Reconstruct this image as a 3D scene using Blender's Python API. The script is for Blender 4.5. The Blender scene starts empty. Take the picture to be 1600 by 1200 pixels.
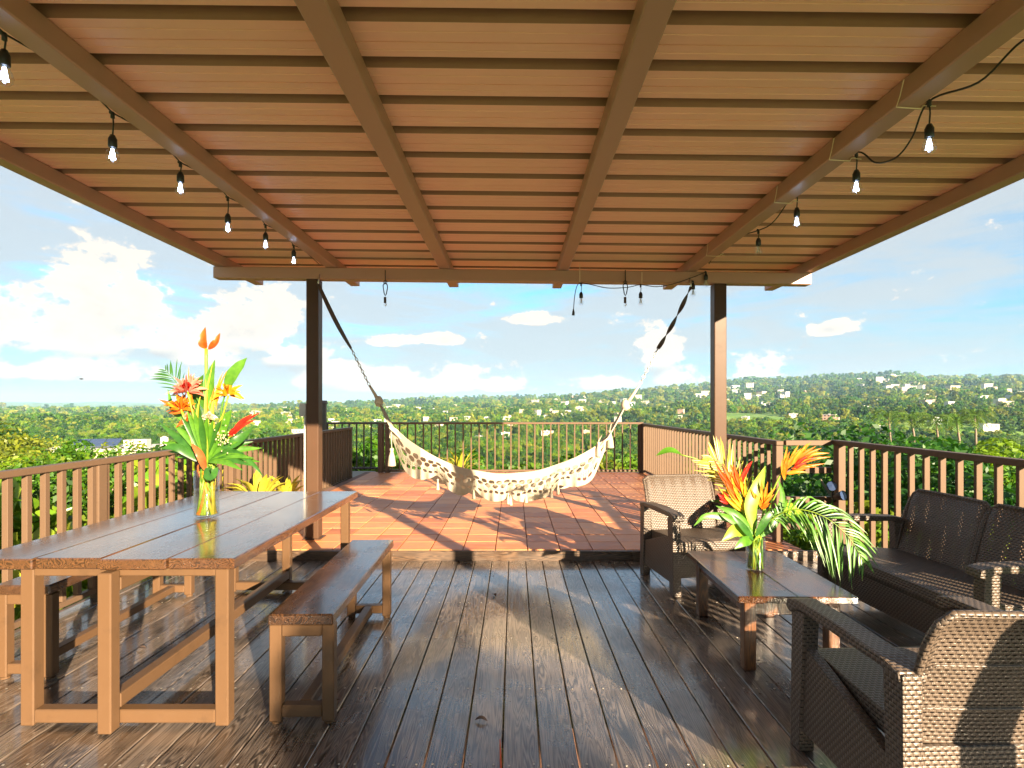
import bpy, bmesh, math, random
import numpy as np
from mathutils import Vector, Matrix, Quaternion, noise
R = math.radians
PI = math.pi
scene = bpy.context.scene
COL = scene.collection

# ------------------------------------------------------------------ camera
EYE = 1.43
F = 860.0          # focal length in photograph pixels (1600 wide)
VX, VY = 803.0, 635.0
cam_d = bpy.data.cameras.new('camera')
cam = bpy.data.objects.new('camera', cam_d); COL.objects.link(cam)
cam.location = (0, 0, EYE)
cam.rotation_euler = (R(90), 0, 0)
cam_d.sensor_width = 36.0
cam_d.lens = 36.0 * F / 1600.0
cam_d.shift_x = -(VX - 800) / 1600.0
cam_d.shift_y = (VY - 600) / 1600.0
cam_d.clip_start = 0.05
cam_d.clip_end = 60000
scene.camera = cam

def P(px, py, Y):
    """world point seen at photo pixel (px,py) at distance Y in front of the eye"""
    return Vector(((px - VX) / F * Y, Y, EYE + (VY - py) / F * Y))

# ------------------------------------------------------------------ light
SUN_EL, SUN_AZ = R(14.5), R(149.5)      # azimuth clockwise from +Y
sun_dir = Vector((math.sin(SUN_AZ) * math.cos(SUN_EL), math.cos(SUN_AZ) * math.cos(SUN_EL), math.sin(SUN_EL)))
sd = bpy.data.lights.new('sun', 'SUN')
sd.energy = 4.3; sd.angle = R(0.5); sd.color = (1.0, 0.81, 0.56)
so = bpy.data.objects.new('sun', sd); COL.objects.link(so)
so.rotation_euler = sun_dir.to_track_quat('Z', 'Y').to_euler()
so.location = (5, -10, 8)

scene.view_settings.view_transform = 'Standard'
scene.view_settings.look = 'None'
scene.view_settings.exposure = 2.75
scene.cycles.max_bounces = 14; scene.cycles.diffuse_bounces = 8; scene.cycles.glossy_bounces = 6; scene.cycles.transparent_max_bounces = 24; scene.cycles.transmission_bounces = 12
scene.view_settings.gamma = 1.0
scene.view_settings.use_curve_mapping = False

# node helper -------------------------------------------------------------
class N:
    def __init__(s, tree): s.t = tree
    def n(s, typ, ins=None, **kw):
        nd = s.t.nodes.new(typ)
        for k, v in kw.items(): setattr(nd, k, v)
        if ins:
            for k, v in ins.items():
                sock = nd.inputs[k]
                if isinstance(v, bpy.types.NodeSocket): s.t.links.new(v, sock)
                else: sock.default_value = v
        return nd
    def m(s, op, a, b=None, c=None, clamp=False):
        nd = s.t.nodes.new('ShaderNodeMath'); nd.operation = op; nd.use_clamp = clamp
        for i, v in enumerate((a, b, c)):
            if v is None: continue
            if isinstance(v, bpy.types.NodeSocket): s.t.links.new(v, nd.inputs[i])
            else: nd.inputs[i].default_value = v
        return nd.outputs[0]
    def mix(s, f, a, b):
        nd = s.t.nodes.new('ShaderNodeMix'); nd.data_type = 'RGBA'
        for k, v in ((0, f), (6, a), (7, b)):
            if isinstance(v, bpy.types.NodeSocket): s.t.links.new(v, nd.inputs[k])
            else: nd.inputs[k].default_value = v if k == 0 else (tuple(v) + (1,) if len(v) == 3 else v)
        return nd.outputs[2]
    def ss(s, x, a, b):   # smoothstep a..b
        nd = s.n('ShaderNodeMapRange', {0: x, 1: a, 2: b, 3: 0.0, 4: 1.0}, interpolation_type='SMOOTHSTEP')
        return nd.outputs[0]
    def link(s, a, b): s.t.links.new(a, b)

# ------------------------------------------------------------------ world
world = bpy.data.worlds.new('World'); scene.world = world
world.use_nodes = True
wt = world.node_tree; wt.nodes.clear(); w = N(wt)
sky = w.n('ShaderNodeTexSky', sky_type='NISHITA', sun_disc=False)
sky.sun_elevation = SUN_EL; sky.sun_rotation = SUN_AZ
sky.altitude = 200; sky.air_density = 1.0; sky.dust_density = 0.6; sky.ozone_density = 2.0
geo = w.n('ShaderNodeTexCoord')
sep = w.n('ShaderNodeSeparateXYZ', {0: geo.outputs['Generated']})
dx, dy, dz = sep.outputs
az = w.m('ARCTAN2', dx, dy)                     # 0 ahead, + right
hor = w.m('SQRT', w.m('ADD', w.m('MULTIPLY', dx, dx), w.m('MULTIPLY', dy, dy)))
el = w.m('ARCTAN2', dz, hor)
vec = w.n('ShaderNodeCombineXYZ', {0: az, 1: el, 2: 0.0}).outputs[0]
def wnoise(scale, sx, sy, detail, rough=0.55, ox=0, oy=0, dist=0.0):
    mp = w.n('ShaderNodeMapping', {0: vec}); mp.inputs['Scale'].default_value = (sx, sy, 1); mp.inputs['Location'].default_value = (ox, oy, 0.7)
    return w.n('ShaderNodeTexNoise', {0: mp.outputs[0], 'Scale': scale, 'Detail': detail, 'Roughness': rough, 'Distortion': dist}, noise_dimensions='3D').outputs[0]
puff = wnoise(1, 13, 21, 10, 0.60, dist=0.3)
puff2 = wnoise(1, 60, 85, 6, 0.6, 3, 1)
def aze(px, py):
    a = math.atan((px - VX) / F); return a, math.atan((VY - py) / F * math.cos(a))
# cumulus masses: centre px,py, half width, half height, base py
blobs = [(60, 520, 170, 78), (175, 475, 110, 88), (265, 530, 80, 50), (395, 515, 95, 76), (455, 555, 60, 35), (330, 560, 80, 25), (90, 580, 190, 30), (-150, 500, 150, 90),
         (-420, 540, 160, 70), (610, 534, 45, 14), (690, 532, 36, 14), (600, 595, 120, 22), (705, 588, 58, 26), (1022, 555, 46, 50), (1085, 590, 75, 24), (1172, 578, 52, 36), (640, 604, 170, 22), (760, 604, 60, 16), (940, 600, 70, 14), (1290, 600, 90, 14),
         (1300, 515, 40, 16), (830, 500, 50, 14), (520, 588, 60, 26), (1410, 590, 45, 12), (1750, 560, 120, 40), (2100, 520, 160, 60)]
def cloud_mass(elv):
    mass = None
    for (bx, by, rx, ry) in blobs:
        a0, e0 = aze(bx, by); a1, _ = aze(bx + rx, by); _, e1 = aze(bx, by - ry)
        ra, re = abs(a1 - a0), abs(e1 - e0)
        qa = w.m('DIVIDE', w.m('SUBTRACT', az, a0), ra); qe = w.m('DIVIDE', w.m('SUBTRACT', elv, e0), re)
        # flat base: below the centre the falloff is faster
        qe2 = w.m('MULTIPLY', qe, w.m('ADD', 1.0, w.m('MULTIPLY', w.m('LESS_THAN', qe, 0.0), 0.6)))
        v = w.m('SUBTRACT', 1.0, w.m('ADD', w.m('MULTIPLY', qa, qa), w.m('MULTIPLY', qe2, qe2)))
        v = w.m('MAXIMUM', v, -2.0)
        mass = v if mass is None else w.m('SMOOTH_MAX', mass, v, 0.5)
    return mass
mass = cloud_mass(el)
mass_up = cloud_mass(w.m('ADD', el, 0.022))
under = w.ss(w.m('SUBTRACT', mass_up, mass), 0.05, 0.75)      # grey flat bases
# behind the camera: scattered cumulus of the same sort
bk = wnoise(1, 3.2, 6, 5, 0.5, 5, 2)
back = w.m('MULTIPLY', w.ss(w.m('ABSOLUTE', az), 1.1, 1.5), w.m('MULTIPLY', w.m('SUBTRACT', bk, 0.47), 9.0))
mass = w.m('MAXIMUM', mass, w.m('SUBTRACT', w.m('MULTIPLY', back, w.m('SUBTRACT', 1.0, w.ss(el, 0.3, 0.6))), 0.6))
field = w.m('ADD', mass, w.m('ADD', w.m('MULTIPLY', w.m('SUBTRACT', puff, 0.5), 4.2), w.m('MULTIPLY', w.m('SUBTRACT', puff2, 0.5), 1.9)))
cum = w.ss(field, -0.02, 0.50)
thick = w.ss(field, 0.2, 2.0)
# streaky high cloud
st = wnoise(1, 4.2, 26, 8, 0.62, 1.3, 0.4, 0.5)
st2 = wnoise(1, 1.6, 6, 4, 0.5, 7, 2)
veil = w.m('MULTIPLY', w.ss(w.m('ADD', w.m('MULTIPLY', st, 0.65), w.m('MULTIPLY', st2, 0.45)), 0.36, 0.62), 0.92)
sky_s = w.n('ShaderNodeVectorMath', {0: sky.outputs[0]}, operation='SCALE'); sky_s.inputs['Scale'].default_value = 1.0
SKYS = 0.10
low = w.m('SUBTRACT', 1.0, w.ss(el, 0.0, 0.20))
skyc = w.n('ShaderNodeMix', {0: 1.0, 6: sky.outputs[0], 7: (0.18, 0.36, 0.43, 1)}, data_type='RGBA', blend_type='MULTIPLY').outputs[2]
# all colours below are radiance / SKYS so that one Background strength holds
def rad(r, g, b, k=1.0): return (r * k / SKYS, g * k / SKYS, b * k / SKYS)
c0 = w.mix(w.m('MULTIPLY', low, 0.80), skyc, rad(0.070, 0.098, 0.112))
c1 = w.mix(veil, c0, rad(0.106, 0.114, 0.118))
shade = w.mix(w.ss(w.m('ADD', w.m('MULTIPLY', puff2, 0.55), w.m('ADD', w.m('MULTIPLY', puff, 0.3), w.m('MULTIPLY', w.m('SUBTRACT', 1.0, thick), 0.25))), 0.40, 0.62), rad(0.118, 0.112, 0.106), rad(0.190, 0.166, 0.138))
shade = w.mix(w.m('MULTIPLY', under, 0.75), shade, rad(0.078, 0.082, 0.088))
c2 = w.mix(w.m('MULTIPLY', cum, 0.95), c1, shade)
bg = w.n('ShaderNodeBackground', {0: c2, 1: SKYS * 0.94})
wo = w.n('ShaderNodeOutputWorld', {0: bg.outputs[0]})

# ------------------------------------------------------------------ helpers
def tag(o, label=None, cat=None, group=None, kind=None):
    if label: o['label'] = label
    if cat: o['category'] = cat
    if group: o['group'] = group
    if kind: o['kind'] = kind
    return o

def empty(name, loc=(0, 0, 0), rz=0.0, label=None, cat=None, group=None, kind=None):
    o = bpy.data.objects.new(name, None); COL.objects.link(o)
    o.location = loc; o.rotation_euler = (0, 0, rz); o.empty_display_size = 0.1
    return tag(o, label, cat, group, kind)

def link_mesh(name, me, mat, parent=None, loc=None, smooth=False):
    o = bpy.data.objects.new(name, me); COL.objects.link(o)
    if mat is not None and len(me.materials) == 0: me.materials.append(mat)
    if parent is not None: o.parent = parent
    if loc is not None: o.location = loc
    if smooth:
        me.polygons.foreach_set('use_smooth', [True] * len(me.polygons))
    return o

def copy_obj(o, parent=None):
    c = o.copy(); COL.objects.link(c); c.parent = parent
    return c
def copy_tree(o, parent=None):
    c = copy_obj(o, parent)
    for ch in list(o.children): copy_tree(ch, c)
    return c

class G:
    """mesh accumulator"""
    def __init__(s): s.v = []; s.f = []; s.mi = []
    def add(s, vs, fs, mi=0):
        b = len(s.v); s.v += [tuple(v) for v in vs]; s.f += [tuple(i + b for i in f) for f in fs]; s.mi += [mi] * len(fs)
    def box(s, lo, hi, M=None, mi=0, ch=0.0):
        x0, y0, z0 = lo; x1, y1, z1 = hi
        if ch <= 0:
            vs = [(x, y, z) for z in (z0, z1) for y in (y0, y1) for x in (x0, x1)]
            fs = [(0, 2, 3, 1), (4, 5, 7, 6), (0, 1, 5, 4), (2, 6, 7, 3), (0, 4, 6, 2), (1, 3, 7, 5)]
        else:
            bm = bmesh.new()
            m = Matrix.LocRotScale(Vector(((x0 + x1) / 2, (y0 + y1) / 2, (z0 + z1) / 2)), None, Vector((x1 - x0, y1 - y0, z1 - z0)))
            bmesh.ops.create_cube(bm, size=1.0, matrix=m)
            bmesh.ops.bevel(bm, geom=bm.edges[:], offset=ch, segments=2 if ch > 0.006 else 1, affect='EDGES', profile=0.6)
            bm.verts.index_update()
            vs = [v.co.copy() for v in bm.verts]; fs = [tuple(v.index for v in f.verts) for f in bm.faces]; bm.free()
        if M is not None: vs = [M @ Vector(v) for v in vs]
        s.add(vs, fs, mi); return s
    def prism(s, poly, a, b, axis='X', M=None, mi=0, ch=0.0):
        """poly is a list of 2D points in the plane across the axis"""
        def mk(p, t):
            if axis == 'X': return Vector((t, p[0], p[1]))
            if axis == 'Y': return Vector((p[0], t, p[1]))
            return Vector((p[0], p[1], t))
        n = len(poly)
        bm = bmesh.new()
        va = [bm.verts.new(mk(p, a)) for p in poly]; vb = [bm.verts.new(mk(p, b)) for p in poly]
        bm.faces.new(va); bm.faces.new(vb[::-1])
        for i in range(n): bm.faces.new((va[i], vb[i], vb[(i + 1) % n], va[(i + 1) % n]))
        bmesh.ops.recalc_face_normals(bm, faces=bm.faces[:])
        if ch > 0: bmesh.ops.bevel(bm, geom=bm.edges[:], offset=ch, segments=2, affect='EDGES', profile=0.6)
        bm.verts.index_update()
        vs = [v.co.copy() for v in bm.verts]; fs = [tuple(v.index for v in f.verts) for f in bm.faces]; bm.free()
        if M is not None: vs = [M @ v for v in vs]
        s.add(vs, fs, mi); return s
    def tube(s, pts, r, seg=8, mi=0, cap=True):
        pts = [Vector(p) for p in pts]; n = len(pts)
        rs = r if isinstance(r, (list, tuple)) else [r] * n
        vs = []; fs = []; up = Vector((0.03, 0.05, 1))
        prev = None
        for i, p in enumerate(pts):
            d = (pts[min(i + 1, n - 1)] - pts[max(i - 1, 0)])
            if d.length < 1e-9: d = Vector((0, 0, 1))
            d.normalize()
            if prev is None:
                a = d.cross(up if abs(d.z) < 0.95 else Vector((1, 0, 0))).normalized()
            else:
                a = (prev - d * prev.dot(d)).normalized()
            prev = a; b = d.cross(a)
            for k in range(seg):
                t = 2 * PI * k / seg
                vs.append(p + (a * math.cos(t) + b * math.sin(t)) * rs[i])
        for i in range(n - 1):
            for k in range(seg):
                k2 = (k + 1) % seg
                fs.append((i * seg + k, i * seg + k2, (i + 1) * seg + k2, (i + 1) * seg + k))
        if cap:
            fs.append(tuple(range(seg))[::-1]); fs.append(tuple((n - 1) * seg + k for k in range(seg)))
        s.add(vs, fs, mi); return s
    def lathe(s, prof, c=(0, 0, 0), seg=20, mi=0, M=None):
        vs = []; fs = []
        for (r, z) in prof:
            for k in range(seg):
                t = 2 * PI * k / seg; v = Vector((c[0] + r * math.cos(t), c[1] + r * math.sin(t), c[2] + z))
                vs.append(M @ v if M else v)
        for i in range(len(prof) - 1):
            for k in range(seg):
                k2 = (k + 1) % seg
                fs.append((i * seg + k, i * seg + k2, (i + 1) * seg + k2, (i + 1) * seg + k))
        s.add(vs, fs, mi); return s
    def torus(s, M, ra, rb, r, seg=12, s2=5, mi=0):
        pts = [M @ Vector((ra * math.cos(2 * PI * k / seg), rb * math.sin(2 * PI * k / seg), 0)) for k in range(seg)]
        nrm = (M.to_3x3() @ Vector((0, 0, 1))).normalized(); c = M.translation
        vs = []; fs = []
        for p in pts:
            o = (p - c).normalized()
            for j in range(s2):
                t = 2 * PI * j / s2; vs.append(p + (o * math.cos(t) + nrm * math.sin(t)) * r)
        for i in range(seg):
            for j in range(s2):
                i2 = (i + 1) % seg; j2 = (j + 1) % s2
                fs.append((i * s2 + j, i * s2 + j2, i2 * s2 + j2, i2 * s2 + j))
        s.add(vs, fs, mi); return s
    def mesh(s, name, cube_uv=False):
        me = bpy.data.meshes.new(name); me.from_pydata(s.v, [], s.f)
        if any(s.mi): me.polygons.foreach_set('material_index', s.mi)
        me.update()
        if cube_uv:
            uv = me.uv_layers.new(name='UVMap')
            for p in me.polygons:
                nx, ny, nz = (abs(c) for c in p.normal)
                for li in p.loop_indices:
                    c = me.vertices[me.loops[li].vertex_index].co
                    if nx >= ny and nx >= nz: uv.data[li].uv = (c.y, c.z)
                    elif ny >= nz: uv.data[li].uv = (c.x, c.z)
                    else: uv.data[li].uv = (c.x, c.y)
        return me
    def build(s, name, mat, parent=None, loc=None, smooth=False, cube_uv=False, mats=None):
        me = s.mesh(name, cube_uv)
        if mats:
            for m in mats: me.materials.append(m)
            mat = None
        return link_mesh(name, me, mat, parent, loc, smooth)

# ------------------------------------------------------------------ materials
def new_mat(name):
    m = bpy.data.materials.new(name); m.use_nodes = True
    t = m.node_tree; t.nodes.clear(); k = N(t)
    b = k.n('ShaderNodeBsdfPrincipled'); o = k.n('ShaderNodeOutputMaterial', {0: b.outputs[0]})
    return m, k, b, o

def paint(name, col, rough=0.5, var=0.12, scale=14, bump=0.08, metal=0.0, spec=0.5, dirt=None):
    m, k, b, o = new_mat(name)
    tc = k.n('ShaderNodeTexCoord').outputs['Object']
    n1 = k.n('ShaderNodeTexNoise', {0: tc, 'Scale': scale, 'Detail': 6, 'Roughness': 0.65}).outputs[0]
    n2 = k.n('ShaderNodeTexNoise', {0: tc, 'Scale': scale * 14, 'Detail': 3}).outputs[0]
    ra = k.n('ShaderNodeObjectInfo').outputs['Random']
    f = k.m('ADD', k.m('MULTIPLY', n1, 0.7), k.m('MULTIPLY', ra, 0.3))
    c = k.mix(f, [x * (1 - var) for x in col], [min(1, x * (1 + var)) for x in col])
    if dirt:
        c = k.mix(k.m('MULTIPLY', k.ss(k.n('ShaderNodeTexNoise', {0: tc, 'Scale': scale * 0.5, 'Detail': 8, 'Roughness': 0.75}).outputs[0], 0.52, 0.72), 0.6), c, dirt)
    k.link(c, b.inputs['Base Color'])
    k.link(k.m('ADD', rough - 0.1, k.m('MULTIPLY', n1, 0.2)), b.inputs['Roughness'])
    b.inputs['Metallic'].default_value = metal
    b.inputs['Specular IOR Level'].default_value = spec
    bp = k.n('ShaderNodeBump', {'Height': n2, 'Strength': bump, 'Distance': 0.002})
    k.link(bp.outputs[0], b.inputs['Normal'])
    return m

def wood(name, dark, light, rough=0.3, along='Y', wet=0.0, scale=1.0, bump=0.35, world_wet=False, coat=0.0, spec=0.5):
    m, k, b, o = new_mat(name)
    tc = k.n('ShaderNodeTexCoord').outputs['Object']
    ra = k.n('ShaderNodeObjectInfo').outputs['Random']
    off = k.n('ShaderNodeCombineXYZ', {0: k.m('MULTIPLY', ra, 31.7), 1: k.m('MULTIPLY', ra, 57.3), 2: k.m('MULTIPLY', ra, 11.1)}).outputs[0]
    p = k.n('ShaderNodeVectorMath', {0: tc, 1: off}, operation='ADD').outputs[0]
    ai = 'XYZ'.index(along)
    sc = [16 * scale] * 3; sc[ai] = 1.1 * scale
    mp = k.n('ShaderNodeMapping', {0: p}); mp.inputs['Scale'].default_value = sc
    big = k.n('ShaderNodeTexNoise', {0: mp.outputs[0], 'Scale': 1.0, 'Detail': 2, 'Roughness': 0.5, 'Distortion': 0.6}).outputs[0]
    # growth rings: contour lines of a stretched noise give cathedral grain and knots
    ring = k.m('FRACT', k.m('MULTIPLY', big, 17.0))
    ring = k.m('ABSOLUTE', k.m('SUBTRACT', k.m('MULTIPLY', ring, 2.0), 1.0))
    sc2 = [170 * scale] * 3; sc2[ai] = 5 * scale
    mp2 = k.n('ShaderNodeMapping', {0: p}); mp2.inputs['Scale'].default_value = sc2
    fine = k.n('ShaderNodeTexNoise', {0: mp2.outputs[0], 'Scale': 1.0, 'Detail': 4, 'Roughness': 0.6}).outputs[0]
    blot = k.n('ShaderNodeTexNoise', {0: p, 'Scale': 5.0, 'Detail': 5, 'Roughness': 0.6}).outputs[0]
    f = k.m('ADD', k.m('MULTIPLY', ring, 0.42), k.m('ADD', k.m('MULTIPLY', fine, 0.35), k.m('MULTIPLY', blot, 0.30)))
    f = k.m('ADD', f, k.m('MULTIPLY', k.m('SUBTRACT', ra, 0.5), 0.25))
    c = k.mix(k.ss(f, 0.28, 0.85), dark, light)
    k.link(c, b.inputs['Base Color'])
    wp = k.n('ShaderNodeNewGeometry').outputs['Position'] if world_wet else p
    wn = k.n('ShaderNodeTexNoise', {0: wp, 'Scale': 1.3, 'Detail': 7, 'Roughness': 0.65, 'Distortion': 0.4}).outputs[0]
    rg = k.m('ADD', k.m('MULTIPLY', k.ss(wn, 0.42, 0.62), rough * 0.9), k.m('ADD', rough * 0.45, k.m('MULTIPLY', fine, 0.12)))
    k.link(rg, b.inputs['Roughness'])
    b.inputs['Specular IOR Level'].default_value = spec
    if coat:
        b.inputs['Coat Weight'].default_value = coat; b.inputs['Coat Roughness'].default_value = 0.12
    h = k.m('ADD', k.m('MULTIPLY', ring, 0.5), k.m('MULTIPLY', fine, 0.9))
    bp = k.n('ShaderNodeBump', {'Height': h, 'Strength': bump, 'Distance': 0.003})
    k.link(bp.outputs[0], b.inputs['Normal'])
    return m

def weave(name, col, holes=False, sx=0.024, sz=0.0145, rough=0.40):
    """moulded wicker: flat strands in a brick bond, dark slots between"""
    m, k, b, o = new_mat(name)
    uv = k.n('ShaderNodeTexCoord').outputs['UV']
    s = k.n('ShaderNodeSeparateXYZ', {0: uv})
    u = k.m('DIVIDE', s.outputs[0], sx); v = k.m('DIVIDE', s.outputs[1], sz)
    row = k.m('FLOOR', v)
    odd = k.m('MULTIPLY', k.m('PINGPONG', row, 1.0), 0.5)
    fu = k.m('FRACT', k.m('ADD', u, odd)); fv = k.m('FRACT', v)
    eu = k.m('ABSOLUTE', k.m('SUBTRACT', fu, 0.5)); ev = k.m('ABSOLUTE', k.m('SUBTRACT', fv, 0.5))   # 0 centre .. .5 edge
    hu = k.m('COSINE', k.m('MULTIPLY', eu, PI)); hv = k.m('COSINE', k.m('MULTIPLY', ev, PI * 0.9))
    h = k.m('MULTIPLY', k.m('POWER', k.m('MAXIMUM', hu, 0.0), 0.35), k.m('POWER', k.m('MAXIMUM', hv, 0.0), 0.35))
    slot = k.m('MULTIPLY', k.m('SUBTRACT', 1.0, k.ss(eu, 0.24, 0.30)), k.m('SUBTRACT', 1.0, k.ss(fv, 0.28, 0.38)))   # openings at strand ends
    tc = k.n('ShaderNodeTexCoord').outputs['Object']
    n1 = k.n('ShaderNodeTexNoise', {0: tc, 'Scale': 9, 'Detail': 5, 'Roughness': 0.6}).outputs[0]
    base = k.mix(n1, [x * 0.8 for x in col], [x * 1.25 for x in col])
    c = k.mix(slot, base, (0.012, 0.009, 0.008))
    k.link(c, b.inputs['Base Color'])
    k.link(k.m('ADD', rough - 0.08, k.m('MULTIPLY', n1, 0.18)), b.inputs['Roughness'])
    bp = k.n('ShaderNodeBump', {'Height': k.m('SUBTRACT', h, k.m('MULTIPLY', slot, 0.8)), 'Strength': 0.9, 'Distance': 0.0035})
    k.link(bp.outputs[0], b.inputs['Normal'])
    if holes:
        band = k.m('GREATER_THAN', k.m('FRACT', k.m('DIVIDE', s.outputs[0], sx * 4.0)), 0.56)
        al = k.m('SUBTRACT', 1.0, k.m('MULTIPLY', k.m('GREATER_THAN', slot, 0.45), band))
        k.link(al, b.inputs['Alpha'])
    return m

def foliage(name, c1, c2, c3=None, trans=0.45, rough=0.5, nscale=0.9):
    m, k, b, o = new_mat(name)
    tc = k.n('ShaderNodeTexCoord').outputs['Object']
    ra = k.n('ShaderNodeObjectInfo').outputs['Random']
    n1 = k.n('ShaderNodeTexNoise', {0: tc, 'Scale': nscale, 'Detail': 5, 'Roughness': 0.7}).outputs[0]
    ri = k.n('ShaderNodeNewGeometry').outputs['Random Per Island']
    gp_ = k.n('ShaderNodeNewGeometry').outputs['Position']
    pn = k.n('ShaderNodeTexNoise', {0: gp_, 'Scale': 0.012, 'Detail': 6, 'Roughness': 0.65}).outputs[0]
    pn2 = k.n('ShaderNodeTexNoise', {0: gp_, 'Scale': 0.003, 'Detail': 3}).outputs[0]
    f = k.m('ADD', k.m('MULTIPLY', n1, 0.38), k.m('ADD', k.m('MULTIPLY', ri, 0.15), k.m('ADD', k.m('MULTIPLY', pn, 0.5), k.m('MULTIPLY', k.m('SUBTRACT', pn2, 0.5), 0.7))))
    c = k.mix(k.ss(f, 0.40, 0.68), c1, c2)
    if c3: c = k.mix(k.m('MULTIPLY', k.ss(ra, 0.6, 1.0), 0.6), c, c3)
    hs = k.n('ShaderNodeHueSaturation', {'Color': c, 'Hue': k.m('ADD', 0.485, k.m('MULTIPLY', ra, 0.03)), 'Value': k.m('ADD', 0.80, k.m('MULTIPLY', ra, 0.35)), 'Saturation': 1.0}).outputs[0]
    k.link(hs, b.inputs['Base Color']); b.inputs['Roughness'].default_value = rough
    tr = k.n('ShaderNodeBsdfTranslucent', {0: hs})
    mx = k.n('ShaderNodeMixShader', {0: trans, 1: b.outputs[0], 2: tr.outputs[0]})
    k.link(mx.outputs[0], o.inputs[0])
    return m

def plain(name, col, rough=0.5, **kw):
    m, k, b, o = new_mat(name)
    tc = k.n('ShaderNodeTexCoord').outputs['Object']
    n1 = k.n('ShaderNodeTexNoise', {0: tc, 'Scale': kw.pop('nscale', 30), 'Detail': 4}).outputs[0]
    v = kw.pop('var', 0.15)
    k.link(k.mix(n1, [x * (1 - v) for x in col], [min(1, x * (1 + v)) for x in col]), b.inputs['Base Color'])
    b.inputs['Roughness'].default_value = rough
    for a, val in kw.items(): b.inputs[a.replace('_', ' ')].default_value = val
    return m

M = {}
M['deck'] = wood('deck_wood', (0.021, 0.016, 0.013), (0.185, 0.143, 0.116), rough=0.30, along='Y', world_wet=True, bump=0.55, coat=0.8, spec=1.0)
M['fascia'] = wood('fascia_wood', (0.03, 0.018, 0.012), (0.12, 0.07, 0.04), rough=0.4, along='X', bump=0.4)
M['table'] = wood('table_wood', (0.018, 0.009, 0.005), (0.095, 0.041, 0.017), rough=0.17, along='Y', bump=0.14, coat=1.0)
M['bench'] = wood('bench_wood', (0.012, 0.007, 0.005), (0.070, 0.032, 0.014), rough=0.24, along='Y', bump=0.32, coat=0.8)
M['coffee'] = wood('coffee_wood', (0.022, 0.008, 0.003), (0.095, 0.034, 0.009), rough=0.22, along='Y', bump=0.14, coat=0.6)
M['coffee_leg'] = wood('coffee_leg_wood', (0.035, 0.012, 0.004), (0.15, 0.055, 0.014), rough=0.42, along='Z', bump=0.3, coat=0.05)
M['frame'] = paint('frame_paint', (0.095, 0.052, 0.026), rough=0.40, var=0.08, bump=0.06, dirt=(0.06, 0.034, 0.018), spec=0.25)
M['rail'] = paint('rail_paint', (0.108, 0.067, 0.042), rough=0.45, var=0.12, bump=0.06, dirt=(0.065, 0.042, 0.028), spec=0.15)
M['rail_dark'] = paint('rail_dark_paint', (0.06, 0.036, 0.032), rough=0.45, var=0.12)
M['steel'] = paint('roof_steel_paint', (0.40, 0.225, 0.165), rough=0.42, var=0.08, bump=0.06, scale=6)
M['rib'] = paint('rib_channel_shade', (0.36, 0.18, 0.12), rough=0.5, var=0.1, bump=0.1)  # darker brown paints the recess shade into the rib channels
M['panel'] = paint('roof_panel_paint', (0.88, 0.49, 0.37), rough=0.42, var=0.13, bump=0.3, scale=3)
M['post'] = paint('post_paint', (0.070, 0.038, 0.023), rough=0.38, var=0.10, bump=0.05, scale=8, dirt=(0.05, 0.03, 0.02), spec=0.15)
M['weave'] = weave('wicker', (0.088, 0.063, 0.046))
M['weave_open'] = weave('wicker_open', (0.088, 0.063, 0.046), holes=True)
M['black'] = plain('black_plastic', (0.012, 0.012, 0.013), 0.4)
M['metal'] = plain('galvanised', (0.55, 0.53, 0.50), 0.35, Metallic=0.9)
M['screw'] = plain('screw_metal', (0.45, 0.40, 0.34), 0.35, Metallic=0.8)
M['tie'] = plain('cream_tie', (0.75, 0.62, 0.42), 0.5)
M['cord'] = plain('dark_cord', (0.018, 0.014, 0.012), 0.5)
M['strap'] = plain('strap_webbing', (0.07, 0.045, 0.035), 0.7)
M['grey'] = plain('grey_box', (0.35, 0.35, 0.34), 0.5)
M['white'] = plain('white_pvc', (0.7, 0.68, 0.62), 0.5)
M['solar'] = plain('solar_glass', (0.03, 0.05, 0.11), 0.15)

def thin_glass(name, tint=(0.97, 0.98, 0.97), refl=1.0):
    """thin wall: clear with fresnel reflections"""
    m, k, b, o = new_mat(name)
    fr = k.n('ShaderNodeLayerWeight', {'Blend': 0.35}).outputs['Facing']
    fac = k.m('ADD', 0.05, k.m('MULTIPLY', k.m('POWER', fr, 3.0), 0.7 * refl), clamp=True)
    gl = k.n('ShaderNodeBsdfGlossy', {0: (1, 1, 1, 1), 'Roughness': 0.03}); tr = k.n('ShaderNodeBsdfTransparent', {0: (*tint, 1)})
    k.link(k.n('ShaderNodeMixShader', {0: fac, 1: tr.outputs[0], 2: gl.outputs[0]}).outputs[0], o.inputs[0])
    return m
def glass_mat(name, col=(1, 1, 1), rough=0.0, ior=1.45):
    m, k, b, o = new_mat(name)
    b.inputs['Base Color'].default_value = (*col, 1); b.inputs['Roughness'].default_value = rough
    b.inputs['IOR'].default_value = ior; b.inputs['Transmission Weight'].default_value = 1.0
    return m
M['glass'] = thin_glass('clear_glass')
M['water'] = thin_glass('vase_water', (0.97, 0.97, 0.90), 0.4)
M['bulb'] = thin_glass('bulb_glass', (0.95, 0.96, 0.98))
def emis(name, col, s):
    m, k, b, o = new_mat(name); b.inputs['Base Color'].default_value = (*col, 1)
    b.inputs['Emission Color'].default_value = (*col, 1); b.inputs['Emission Strength'].default_value = s; return m
M['led'] = emis('led_light', (0.66, 0.80, 1.0), 3.5)
M['led_off'] = plain('led_off', (0.6, 0.55, 0.45), 0.4)

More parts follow.
